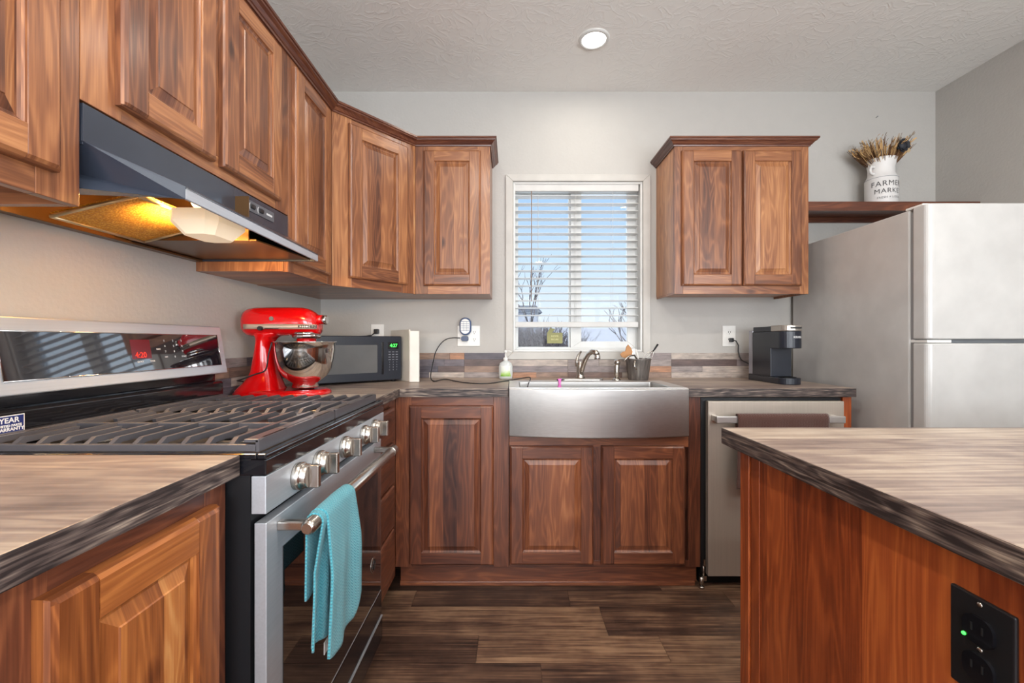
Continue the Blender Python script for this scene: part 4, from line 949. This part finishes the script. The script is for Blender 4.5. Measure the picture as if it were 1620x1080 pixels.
# ------------------------------------------------------------------ refrigerator
c = thing('refrigerator', 'white top-freezer refrigerator standing against the wall under the shelf', 'refrigerator', (2.0, 2.1, 0))
fx0, fx1 = 1.640, 2.395
m = MB(); m.box(fx0, fx1, 1.80, W-.03, .03, 1.668, bev=.006); m.obj('fridge_body', M['enamel'], c)
m = MB(); m.box(fx0+.006, fx1-.006, 1.782, 1.80, .08, 1.655); m.obj('gasket', M['gasket'], c)
def fdoor(z0, z1, nm):
    m = MB(); pr = [(fx0-.004, 1.782), (fx0-.004, 1.735)]+[(fx0+.020+.024*math.cos(R(a)), 1.735+.020*math.sin(R(a))) for a in range(190, 271, 16)]+[(fx1-.02, 1.714), (fx1, 1.73), (fx1, 1.782)]
    m.rings([[(p[0], p[1], z0) for p in pr], [(p[0], p[1], z1) for p in pr]]); return m.obj(nm, M['enamel'], c, bev=.006, seg=3)
fdoor(1.136, 1.672, 'freezer_door'); fdoor(.10, 1.120, 'fridge_door')
m = MB(); m.box(fx0+.004, fx0+.10, 1.726, 1.80, 1.122, 1.134, bev=.002); m.obj('middle_hinge', M['white'], c)
m = MB(); m.box(fx0+.0, fx0+.05, 1.74, 1.82, 1.668, 1.679, bev=.004); m.obj('top_hinge', M['white'], c)
for z0, z1 in ((1.16, 1.52), (.66, 1.10)):
    m = MB(); m.tube([(2.34, 1.716, z0), (2.34, 1.68, z0+.03), (2.34, 1.68, z1-.03), (2.34, 1.716, z1)], .012, 10); m.obj('door_handle', M['enamel'], c)

# ------------------------------------------------------------------ coffee maker
c = thing('coffee_maker', 'slim dark single-cup coffee maker on the counter beside the refrigerator', 'coffee maker', (1.38, 2.3, .914))
kx0, kx1 = 1.325, 1.432; kc = (kx0+kx1)/2; kr = (kx1-kx0)/2
def kout(y0, y1, r=None):
    r = r or kr; pts = [(kx0, y1), (kx0, y0+r*.8)]+[(kc-kr*math.cos(R(a)), y0+r*.8-r*.8*math.sin(R(a))) for a in range(12, 169, 13)]+[(kx1, y0+r*.8), (kx1, y1)]; return pts
def kblock(m, pts, z0, z1): m.rings([[(p[0], p[1], z0) for p in pts], [(p[0], p[1], z1) for p in pts]])
m = MB(); kblock(m, kout(2.13, 2.445), .9145, .947); kblock(m, [(kx0, 2.235), (kx1, 2.235), (kx1, 2.405), (kx0, 2.405)], .947, 1.10); kblock(m, kout(2.125, 2.405), 1.093, 1.178)
m.obj('coffee_body', M['navy'], c, bev=.003)
m = MB(); kblock(m, [(kx0+.004, 2.18), (kx1-.004, 2.18), (kx1-.004, 2.405), (kx0+.004, 2.405)], 1.178, 1.205); m.obj('top_cover', M['navy'], c, bev=.003)
m = MB(); kblock(m, kout(2.122, 2.235), 1.178, 1.208); ld = m.obj('silver_lid', plain('silver_lid', srgb(176, 170, 162), .3, .7), c, bev=.004)
m = MB(); m.box(kc-.022, kc+.03, 2.118, 2.126, 1.190, 1.198, bev=.002); m.obj('lid_handle', M['black']).parent = ld
m = MB(); kblock(m, [(kx0+.002, 2.407), (kx1-.002, 2.407), (kx1-.002, 2.447), (kx0+.002, 2.447)], .948, 1.188); m.obj('water_tank', plain('smoky_tank', srgb(150, 150, 160), .1, coat=.5), c, bev=.004)
m = MB(); m.lathe([(.0, .9475), (.036, .9475), (.040, .950), (.040, .9475)], (kc, 2.185, 0), 24); m.obj('drip_tray', M['black'], c)
me = textmesh('KEURIG', .0135, .0003, 1.1, bold=.0003)
for v in me.vertices:
    a = .33+v.co.x/kr; v.co = Vector((kc+(kr+v.co.z)*math.sin(a), 2.125+.8*kr-(.8*kr+v.co.z+.0012)*math.cos(a), 1.148+v.co.y))
m = MB(); m.add(me, Matrix.Identity(4)); m.obj('brand_lettering', M['printwhite'], c, fixn=False)

# ------------------------------------------------------------------ outlets and cords
def outlet(label, x0, x1, z0, z1, gangs=1):
    c = thing('wall_outlet', label, 'outlet', ((x0+x1)/2, W, (z0+z1)/2))
    m = MB(); m.box(x0, x1, W-.0065, W-.0005, z0, z1, bev=.002); m.obj('cover_plate', M['white'], c)
    for g in range(gangs):
        xc = x0+(x1-x0)*(g+.5)/gangs
        for zc in ((z0+z1)/2+.021, (z0+z1)/2-.021):
            m = MB(); pr = rrect(xc-.016, xc+.016, zc-.014, zc+.014, .010); m.rings([[(p[0], W-.006, p[1]) for p in pr], [(p[0], W-.009, p[1]) for p in pr]]); r_ = m.obj('receptacle', M['white'], c)
            m = MB()
            for dx in (-.006, .006): m.box(xc+dx-.0012, xc+dx+.0012, W-.0096, W-.0085, zc-.002, zc+.007)
            m.box(xc-.002, xc+.002, W-.0096, W-.0085, zc-.010, zc-.006)
            m.obj('slot', M['flat_black']).parent = r_
    return c
outlet('white wall outlet with a black plug half hidden behind the microwave', -.832, -.757, 1.110, 1.228)
outlet('white double outlet plate holding the blue plug-in charger', -.322, -.190, 1.100, 1.220, 2)
outlet('white wall outlet beside the coffee maker with its black plug', 1.243, 1.320, 1.098, 1.220)
m = MB(); pw = Vector((-.795, W-.012, 1.190)); m.box(pw.x-.014, pw.x+.014, W-.034, W-.0100, pw.z-.018, pw.z+.010, bev=.004)
m.tube([(-.802, W-.030, 1.18), (-.815, W-.045, 1.163), (-.845, W-.05, 1.158), (-.90, W-.05, 1.155), (-.97, W-.06, 1.14), (-.99, W-.05, 1.05)], .0035, 8)
tag(m.obj('power_cord', M['black']), 'black power cord plugged into the outlet above the microwave', 'cord')
m = MB(); m.box(1.277, 1.297, W-.034, W-.0100, 1.124, 1.148, bev=.004)
m.tube([(1.292, W-.024, 1.137), (1.310, W-.03, 1.130), (1.324, W-.03, 1.105), (1.322, W-.032, 1.07), (1.328, W-.034, 1.04), (1.338, W-.04, 1.018), (1.36, W-.07, 1.0), (1.375, 2.45, .965)], .0035, 8)
tag(m.obj('power_cord', M['black']), 'black power cord running from wall outlet to the coffee maker', 'cord')
# blue charger
c = thing('plug_in_charger', 'blue oval plug-in charger with white grille in the double outlet', 'charger', (-.285, W-.02, 1.17))
ch = plain('slate_blue_plastic', srgb(84, 102, 138), .35)
a = px(736, 516, W-.04)
m = MB()
def oval(w_, h_, y): return [(a.x+w_*math.cos(t), y, a.z+(h_-w_)*(1 if math.sin(t) > 0 else -1)*(abs(math.sin(t)) > 1e-6)+w_*math.sin(t)) for t in [2*math.pi*k/28 for k in range(28)]]
m.rings([oval(.034, .052, W-.012), oval(.034, .052, W-.035), oval(.029, .047, W-.042)], smooth=False); m.obj('charger_shell', ch, c, bev=.001)
m = MB()
m.rings([oval(.026, .043, W-.0422), oval(.026, .043, W-.0436)]); m.obj('grille', M['white'], c)
m = MB()
for k in range(5): m.box(a.x-.024, a.x+.024, W-.0446, W-.0434, a.z-.024+k*.0125, a.z-.0215+k*.0125)
m.box(a.x-.010, a.x-.009, W-.0446, W-.0434, a.z-.03, a.z+.03); m.box(a.x+.009, a.x+.010, W-.0446, W-.0434, a.z-.03, a.z+.03)
m.obj('grille_lines', ch, c)
m = MB(); b_ = px(735, 535.5, W-.03); m.rings([[(p[0], W-.012, p[1]) for p in rrect(b_.x-.022, b_.x+.022, b_.z-.016, b_.z+.016, .012)], [(p[0], W-.038, p[1]) for p in rrect(b_.x-.020, b_.x+.020, b_.z-.014, b_.z+.014, .010)]]); m.obj('adapter_plug', plain('dark_blue_plastic', srgb(50, 66, 100), .35), c, bev=.001)
CP = [(728, 534.5, 2.55), (716, 534.2, 2.54), (705, 537, 2.53), (696, 545, 2.52), (689, 557, 2.51), (686, 569, 2.50), (683, 583, 2.48)]
pts = [px(*p) for p in CP]
def onc(x, y): d_ = (H-.9185)*F/(y-540); return px(x, y, d_)
pts += [px(681.5, 594, 2.46), onc(682.5, 600), onc(688, 603), onc(697, 600.5), onc(708, 600), onc(722, 603), onc(745, 606), onc(775, 606), onc(795, 603), onc(812, 600.5)]
pts += [px(828, 597.8, 2.40), px(837.5, 596.5, 2.36), px(839, 600, 2.33), px(836, 607, 2.27), px(834, 613, 2.2)+Vector((0, .03, -.01))]
def smooth_pts(P_, k=4):
    out = []
    for i in range(len(P_)-1):
        p0, p1, p2, p3 = P_[max(0, i-1)], P_[i], P_[i+1], P_[min(len(P_)-1, i+2)]
        for j in range(k):
            t = j/k; out.append(.5*((2*p1)+(-p0+p2)*t+(2*p0-5*p1+4*p2-p3)*t*t+(-p0+3*p1-3*p2+p3)*t**3))
    return out+[P_[-1]]
m = MB(); m.tube(smooth_pts(pts), .0028, 8); tag(m.obj('charging_cable', M['black']), 'thin black cable looping from the blue charger along the counter into the sink', 'cable')

# ------------------------------------------------------------------ microwave, board
c = thing('microwave', 'black microwave with green clock standing diagonally in the counter corner', 'microwave', (-.8, 2.3, .914))
P1 = Vector((-.600, 2.354, 0)); u_ = Vector((.775, .633, 0)).normalized(); P0 = P1-u_*.445
FMm, L = face_mat((P0.x, P0.y), (P1.x, P1.y)); z0, z1 = .926, 1.154
m = MB(FMm); m.box(0, L, .012, .262, z0, z1, bev=.004); m.obj('casing', M['black'], c)
m = MB(FMm); m.rings([[(p[0], 0.012, p[1]) for p in rrect(0, L, z0-.002, z1+.001, .008)], [(p[0], -.006, p[1]) for p in rrect(0, L, z0-.002, z1+.001, .008)], [(p[0], -.010, p[1]) for p in rrect(.003, L-.003, z0+.001, z1-.002, .007)]])
fr_ = m.obj('front_panel', M['navy'], c)
m = MB(FMm); m.rings([[(p[0], -.0095, p[1]) for p in rrect(.05, L-.135, z0+.04, z1-.045, .006)], [(p[0], -.0112, p[1]) for p in rrect(.05, L-.135, z0+.04, z1-.045, .006)]]); m.obj('door_window', plain('grey_mesh_window', srgb(92, 92, 92), .25), fr_ and None).parent = fr_
m = MB(FMm); m.box(L-.113, L-.100, -.0125, -.008, z0+.03, z1-.03, bev=.002); m.obj('door_pull', M['black_gloss']).parent = fr_
m = MB(FMm); m.rings([[(p[0], -.0095, p[1]) for p in rrect(L-.078, L-.018, z1-.066, z1-.030, .004)], [(p[0], -.0108, p[1]) for p in rrect(L-.078, L-.018, z1-.066, z1-.030, .004)]]); dp = m.obj('display', M['black_gloss']); dp.parent = fr_
m = MB(FMm); m.add(textmesh('4:27', .024, .0002, bold=.0004), basis((L-.046, -.0113, z1-.049), (1, 0, 0), (0, 0, 1))); m.obj('clock_digits', M['ledgreen']).parent = dp
m = MB(FMm); n_ = 1
for r_ in range(8):
    for k in range(3):
        zz = z1-.082-.0135*r_; xx = L-.068+.020*k
        if r_ < 4: m.box(xx-.006, xx+.006, -.0106, -.0098, zz-.0016, zz+.0016)
        elif r_ < 7: m.add(textmesh(str(n_), .009, .0002), basis((xx, -.0104, zz), (1, 0, 0), (0, 0, 1))); n_ += 1
        else: m.add(textmesh(('C', '0', 'S')[k], .009, .0002), basis((xx, -.0104, zz), (1, 0, 0), (0, 0, 1)))
m.obj('keypad', M['printgrey']).parent = fr_
m = MB(FMm)
for xx in (.03, L-.03):
    for yy in (.03, .23): m.lathe([(.012, .9145), (.012, z0)], (xx, yy, 0), 14)
m.obj('feet', M['black'], c)
# white board / box
c = thing('white_storage_board', 'tall ivory white board with folded edge standing beside the microwave', 'board', (-.53, 2.36, .914))
m = MB(); q = [(-.700, 2.520), (-.695, 2.524), (-.537, 2.306), (-.544, 2.302)]; m.prism(q, 'z', .9145, 1.190); m.obj('wide_panel', M['ivory'], c, bev=.001)
m = MB(); m.box(-.537, -.4865, 2.280, 2.300, .9145, 1.183, bev=.004); m.obj('edge_panel', plain('ivory_edge', srgb(232, 228, 220), .45), c)

# ------------------------------------------------------------------ stand mixer
MY = 1.775; MX0 = -1.115
c = thing('stand_mixer', 'glossy red stand mixer with steel bowl on the counter behind the range', 'mixer', (-.93, MY, .914))
s_ = MY/F
def mx(p): return (p-810)*s_
def mz(p): return H-(p-540)*s_
RM = M['red']
def sect(cx, cy, cz, hy, hz_, n=24, k=.8):   # superellipse ring in YZ at x=cx
    o_ = []
    for i in range(n):
        t = 2*math.pi*i/n; c_, s2 = math.cos(t), math.sin(t)
        o_.append((cx, cy+hy*math.copysign(abs(c_)**k, c_), cz+hz_*math.copysign(abs(s2)**k, s2)))
    return o_
# head
m = MB(); head = [(388, 505, 512, .004), (388.6, 496, 525, .03), (391, 491, 529, .044), (398, 487.6, 532, .054), (408, 486.2, 533, .059), (430, 486, 532, .062), (460, 486, 531, .062), (480, 486.5, 530.5, .060), (490, 489, 530, .056), (498, 494, 529.5, .050), (503, 500, 529, .042), (505.5, 506, 528, .030), (506.5, 514, 520, .008)]
m.rings([sect(mx(x), MY, (mz(a)+mz(b))/2, hy, (mz(a)-mz(b))/2) for x, a, b, hy in head], smooth=True); hd = m.obj('motor_head', RM, c)
m = MB(); m.rings([sect(mx(x), MY, mz(505.5), .024*f_, .020*f_, k=1) for x, f_ in ((500, 1.0), (507, .95), (511, .92))], smooth=True); m.obj('attachment_hub', RM).parent = hd
m = MB(); m.rings([sect(mx(x), MY, mz(506), .022*f_, .019*f_, k=1) for x, f_ in ((511, 1.0), (516, 1.0), (518, .8))], smooth=True); m.obj('hub_cap', M['chrome']).parent = hd
m = MB()   # trim band wraps the head sides
for sy in (-1, 1):
    pts = []
    bandp = [(398, .0555), (408, .0605), (430, .0636), (460, .0636), (480, .0616), (490, .0576), (498, .0510), (503.5, .043), (506.0, .030)]
    up_ = [(mx(x), MY+sy*h, mz(513.5)) for x, h in bandp]; dn = [(mx(x), MY+sy*h, mz(521)) for x, h in bandp]
    m.rings([up_, dn], close=False, cap0=False, cap1=False, smooth=True)
tb_ = m.obj('trim_band', plain('silver_beige_band', srgb(214, 196, 178), .3, .5)); tb_.parent = hd; sm = tb_.modifiers.new('t', 'SOLIDIFY'); sm.thickness = .002; sm.offset = 0
m = MB(); m.add(textmesh('KITCHEN', .0165, .0003, bold=.0004), basis((mx(496.5), MY-.0566, mz(517.3)), (1, .20, 0), (0, 0, 1))); m.obj('brand_lettering', M['printblack']).parent = hd
m = MB(); m.tube([(mx(427.5), MY-.062, mz(520)), (mx(427.5), MY-.078, mz(520))], .0085, 16); m.tube([(mx(433), MY-.066, mz(520.5)), (mx(454), MY-.066, mz(520.5))], .0016, 6); m.obj('speed_lever', M['black']).parent = hd
m = MB(); m.tube([(mx(443), MY-.060, mz(505)), (mx(443), MY-.0655, mz(505))], .0085, 18); m.obj('side_screw', M['nickel']).parent = hd
m = MB(); m.lathe([(.052, mz(525)), (.052, mz(529)), (.050, mz(529.5))], (mx(485), MY, 0), 32); m.lathe([(.053, mz(529.3)), (.055, mz(531)), (.053, mz(534.5)), (.045, mz(535.3))], (mx(485), MY, 0), 32); m.obj('planetary_ring', M['chrome']).parent = hd
m = MB(); m.lathe([(.038, mz(535)), (.036, mz(541)), (.022, mz(545))], (mx(485), MY, 0), 28); m.tube([(mx(485), MY, mz(544)), (mx(485), MY, mz(560))], .006, 10); m.obj('beater_shaft', RM).parent = hd
# pedestal: rings in XY going up
def el(x0, x1, hy, z, n=28, k=.75):
    cx_ = (x0+x1)/2; hx_ = (x1-x0)/2; o_ = []
    for i in range(n):
        t = 2*math.pi*i/n; c_, s2 = math.cos(t), math.sin(t); o_.append((cx_+hx_*math.copysign(abs(c_)**k, c_), MY+hy*math.copysign(abs(s2)**k, s2), z))
    return o_
m = MB()
lv = [(377.0, 452, .092, 623.6), (377.5, 451, .097, 620), (382, 446, .086, 613), (391, 443, .070, 604), (397, 440, .060, 596), (401, 437, .053, 587), (404, 434, .048, 570), (407, 432, .046, 553), (409, 431, .045, 540), (408, 436, .046, 534), (404, 447, .048, 529), (400, 452, .048, 526)]
m.rings([el(mx(a), mx(b), hy, max(.9147, mz(z)) if i else .9147) for i, (a, b, hy, z) in enumerate(lv)], smooth=True); m.obj('pedestal', RM, c)
m = MB()   # foot ring with arms
def foot(z, g, n=40):
    o_ = []
    for i in range(n):
        t = 2*math.pi*i/n; x = mx(446)+(mx(521)-mx(446)+0)*math.cos(t)*(1 if math.cos(t) > 0 else .92)-g*math.cos(t); yy = MY+(.105-g)*math.copysign(abs(math.sin(t))**.7, math.sin(t)); o_.append((x, yy, z))
    return o_
m.rings([foot(.9147, 0), foot(.922, 0), foot(.930, .006), foot(.935, .018)], smooth=True); m.obj('base_foot', RM, c)
m = MB(); bx = mx(483); R0 = .116
prof = [(.048, mz(612)), (.050, mz(610.5)), (.046, mz(605)), (.058, mz(602)), (.082, mz(594)), (.099, mz(583)), (.109, mz(568)), (.114, mz(552)), (.1155, mz(542)), (.120, mz(541.3)), (.120, mz(540)), (.1155, mz(540)), (.1125, mz(552)), (.107, mz(568)), (.097, mz(583)), (.08, mz(592)), (.04, mz(599)), (0, mz(600))]
m.lathe(prof, (bx, MY, 0), 48, cap0=False, cap1=False); m.obj('mixing_bowl', M['chrome'], c)
m = MB(); m.tube(smooth_pts([Vector(p) for p in ((mx(445), MY-.07, mz(541)), (mx(441), MY-.075, mz(560)), (mx(436), MY-.072, mz(583)), (mx(420), MY-.076, mz(590)), (mx(400), MY-.085, mz(598)), (mx(391), MY-.06, mz(600)), (mx(386), MY+.02, mz(606)), (mx(382), MY+.09, .92))]), .0028, 8)
m.obj('power_cord', M['black'], c)

# ------------------------------------------------------------------ milk can vase and dried flowers
vx, vy, vz = 2.078, 2.455, 1.8755
c = thing('milk_can_vase', 'white enamel milk can with farmers market lettering on the shelf', 'vase', (vx, vy, vz))
m = MB(); m.lathe([(0, vz), (.074, vz), (.075, vz+.003), (.075, vz+.158), (.071, vz+.166), (.064, vz+.180), (.061, vz+.190), (.061, vz+.218), (.064, vz+.235), (.072, vz+.266), (.0725, vz+.270), (.070, vz+.270), (.058, vz+.235), (.056, vz+.20), (0, vz+.19)], (vx, vy, 0), 40, cap0=False, cap1=False); m.obj('can_body', plain('matte_white_enamel', srgb(226, 224, 222), .45), c)
m = MB(); m.tube([(vx+.0752*math.cos(2*math.pi*k/36), vy+.0752*math.sin(2*math.pi*k/36), vz+.158) for k in range(36)], .0012, 6, closed=True); m.obj('shoulder_seam', M['printgrey'], c)
for s2 in (-1, 1):
    m = MB(); cd, sd = math.cos(R(200)), math.sin(R(200))
    m.tube(smooth_pts([Vector((vx+s2*cd*r_, vy+s2*sd*r_, vz+z_)) for r_, z_ in ((.060, .222), (.084, .222), (.094, .205), (.086, .187), (.064, .184))]), .0065, 10); m.obj('side_handle', bpy.data.materials['matte_white_enamel'], c)
m = MB()
for t_, s2, zz in (('FARMERS', .040, .118), ('MARKET', .036, .077), ('FRESH + LOCAL', .0155, .042)):
    me = textmesh(t_, s2, .0, 1.12)
    for v in me.vertices:
        a_ = R(-90-30)+R(22)+v.co.x/.0755; rr_ = .0762
        v.co = Vector((vx+rr_*math.cos(a_), vy+rr_*math.sin(a_), vz+zz+v.co.y))
    m.add(me, Matrix.Identity(4))
m.obj('lettering', plain('worn_black_print', srgb(82, 80, 82), .7), c, fixn=False)
c = thing('dried_bouquet', 'dried straw bouquet with a black rose standing in the white milk can', 'dried flowers', (vx, vy, vz+.2))
rf = random.Random(3)
ms = {k: MB() for k in ('straw', 'dark', 'leaf')}
for i in range(420):
    a_ = rf.uniform(0, 2*math.pi); sp2 = rf.uniform(.2, 1)**.6; L_ = rf.uniform(.08, .165)
    b0 = Vector((vx+.052*math.cos(a_)*sp2, vy+.052*math.sin(a_)*sp2, vz+.225)); dr_ = Vector((math.cos(a_)*sp2*.95, math.sin(a_)*sp2*.6, 1)).normalized()
    e_ = b0+dr_*L_; e_.y = min(e_.y, W-.012)
    k = 'straw' if i % 5 < 2 else 'dark'
    ms[k].tube([b0, b0.lerp(e_, .5)+Vector((rf.uniform(-.004, .004), 0, 0)), e_], [.0014, .0014, .0008], 5)
    if i % 3 == 0:
        for q in range(3): leaf(ms['leaf' if i % 2 else 'straw'], e_-dr_*(.012*q), dr_+Vector((rf.uniform(-.7, .7), rf.uniform(-.5, .2), rf.uniform(-.4, .5))), (rf.uniform(-1, 1), 0, 1), .022, .0035, 4)
    if i % 6 == 0: leaf(ms['straw'], b0.lerp(e_, .55), dr_, (1, rf.uniform(-.5, .5), .2), .06, .007, 6)
for k_, o_ in (('straw', 'straw_stalks'), ('dark', 'brown_stalks'), ('leaf', 'dry_leaves')):
    o_ = ms[k_].obj(o_, {'straw': M['straw'], 'dark': M['straw_dark'], 'leaf': M['leaf_dry']}[k_], c, fixn=False); o_['kind'] = 'stuff'
m = MB(); rc_ = Vector((vx+.040, vy-.085, vz+.315)); m.ball(rc_, .026, (1, .8, 1))
for k in range(16):
    a_ = k*2.4; t = k/16; p = rc_+Vector((math.cos(a_)*.014*(1+t), -.012+.01*t, math.sin(a_)*.014*(1+t))); leaf(m, p, (math.cos(a_), -.5, math.sin(a_)), (-math.sin(a_), 0, math.cos(a_)), .016, .011, 4)
m.obj('black_rose', plain('black_petals', srgb(34, 36, 44), .6), c, fixn=False)
m = MB(); rc2 = Vector((vx+.085, vy-.045, vz+.285))
for g_ in range(3):
    for k in range(9):
        a_ = k*.7; leaf(m, rc2+Vector((.022*(g_-1), 0, .010*g_)), (math.cos(a_), -.3, math.sin(a_)), (-math.sin(a_), 0, math.cos(a_)), .015, .005, 4)
m.obj('cream_blossoms', plain('cream_petals', srgb(190, 168, 134), .8), c, fixn=False)
# picture nail
m = MB(); nl = px(1386, 186, W-.005); m.tube([nl, nl+Vector((0, -.012, .002))], .0015, 6); m.tube([nl+Vector((0, -.010, .002)), nl+Vector((0, -.013, .0025))], .0035, 8)
tag(m.obj('wall_nail', M['printgrey']), 'small bare nail in the wall above the dried flowers', 'nail')

# ------------------------------------------------------------------ yard outside
m = MB(); m.box(-60, 60, W+.5, 120, -.7, -.5, 'x'); tag(m.obj('yard_ground', M['yard']), 'pale winter ground stretching away outside the window', 'ground'); bpy.data.objects['yard_ground']['kind'] = 'structure'
def tree(label, x, y, h, seed, spread=.5, thick=.05, grp=None, cat='tree', name='bare_tree', levels=5, multi=1):
    r_ = random.Random(seed); m = MB()
    def grow(p, d_, L_, rad, lv_):
        q = p+d_*L_; mid = p.lerp(q, .5)+Vector((r_.uniform(-1, 1), r_.uniform(-1, 1), 0))*L_*.06
        m.tube([p, mid, q], [rad, rad*.85, rad*.7], 4 if lv_ < 3 else 5)
        if lv_ == 0: return
        for k in range(r_.choice((2, 3))):
            nd = (d_+Vector((r_.uniform(-1, 1), r_.uniform(-1, 1), r_.uniform(-.2, .6)))*spread).normalized(); grow(q, nd, L_*r_.uniform(.6, .85), rad*.62, lv_-1)
    for k in range(multi):
        grow(Vector((x+r_.uniform(-.3, .3)*(multi > 1), y, -.5)), Vector((r_.uniform(-.3, .3)*(multi > 1), 0, 1)).normalized(), h*.27, thick, levels)
    o_ = m.obj(name, M['bark'], fixn=False); tag(o_, label, cat, grp)
tree('leafless tree seen through the narrow gap under the blind, with thick forked limbs', 2.6, 7.6, 2.6, 4, .62, .05)
tree('leafless tree rising past the roofline at the tilt wand side of the window', .75, 13, 4.6, 11, .55, .06)
tree('thin leafless bush in the fixed pane under the blind', 5.6, 17, 2.6, 21, .55, .03, cat='bush', name='bare_bush', multi=3, levels=4)
m = MB(); rt = random.Random(5)
for i in range(1500):
    x = rt.uniform(-.3, 2.4)*(1 if rt.random() < .3 else .45); yy = rt.uniform(9.2, 10.8); hh = rt.uniform(1.3, 2.1)*(1 if x < 1.05 else .72); b0 = Vector((x, yy, -.5)); d_ = Vector((rt.uniform(-.5, .5), rt.uniform(-.2, .2), 1)).normalized()
    e_ = b0+d_*hh; m.tube([b0, b0.lerp(e_, .6)+Vector((rt.uniform(-.06, .06), 0, 0)), e_], [.011, .008, .003], 3)
    for k in range(4):
        q = b0.lerp(e_, rt.uniform(.3, .95)); m.tube([q, q+Vector((rt.uniform(-.35, .35), 0, rt.uniform(.05, .35)))], [.006, .002], 3)
th_ = tag(m.obj('bare_thicket', M['bark'], fixn=False), 'dense tangle of bare grey shrubs beyond the lower sliding pane', 'shrubs'); th_['kind'] = 'stuff'
c = thing('distant_house', 'small grey-roofed house far outside the window', 'house', (1.0, 30, -.5))
hp = px(833, 497, 30)
m = MB(); m.box(hp.x-.75, hp.x+.75, 29, 31, -.5, hp.z+.05); m.obj('house_wall', plain('pale_siding', srgb(196, 200, 206), .8), c)
m = MB(); m.prism([(hp.x-1.0, hp.z+.05), (hp.x+1.0, hp.z+.05), (hp.x+.6, hp.z+.5), (hp.x-.6, hp.z+.5)], 'y', 28.8, 31.2); m.obj('house_roof', plain('grey_shingle', srgb(120, 126, 134), .8), c)
m = MB(); m.box(-40, 60, 75, 78, -.5, 3.4, 'x'); hl = m.obj('hills', plain('hazy_far_ridge', srgb(214, 216, 220), .9)); struct(hl)
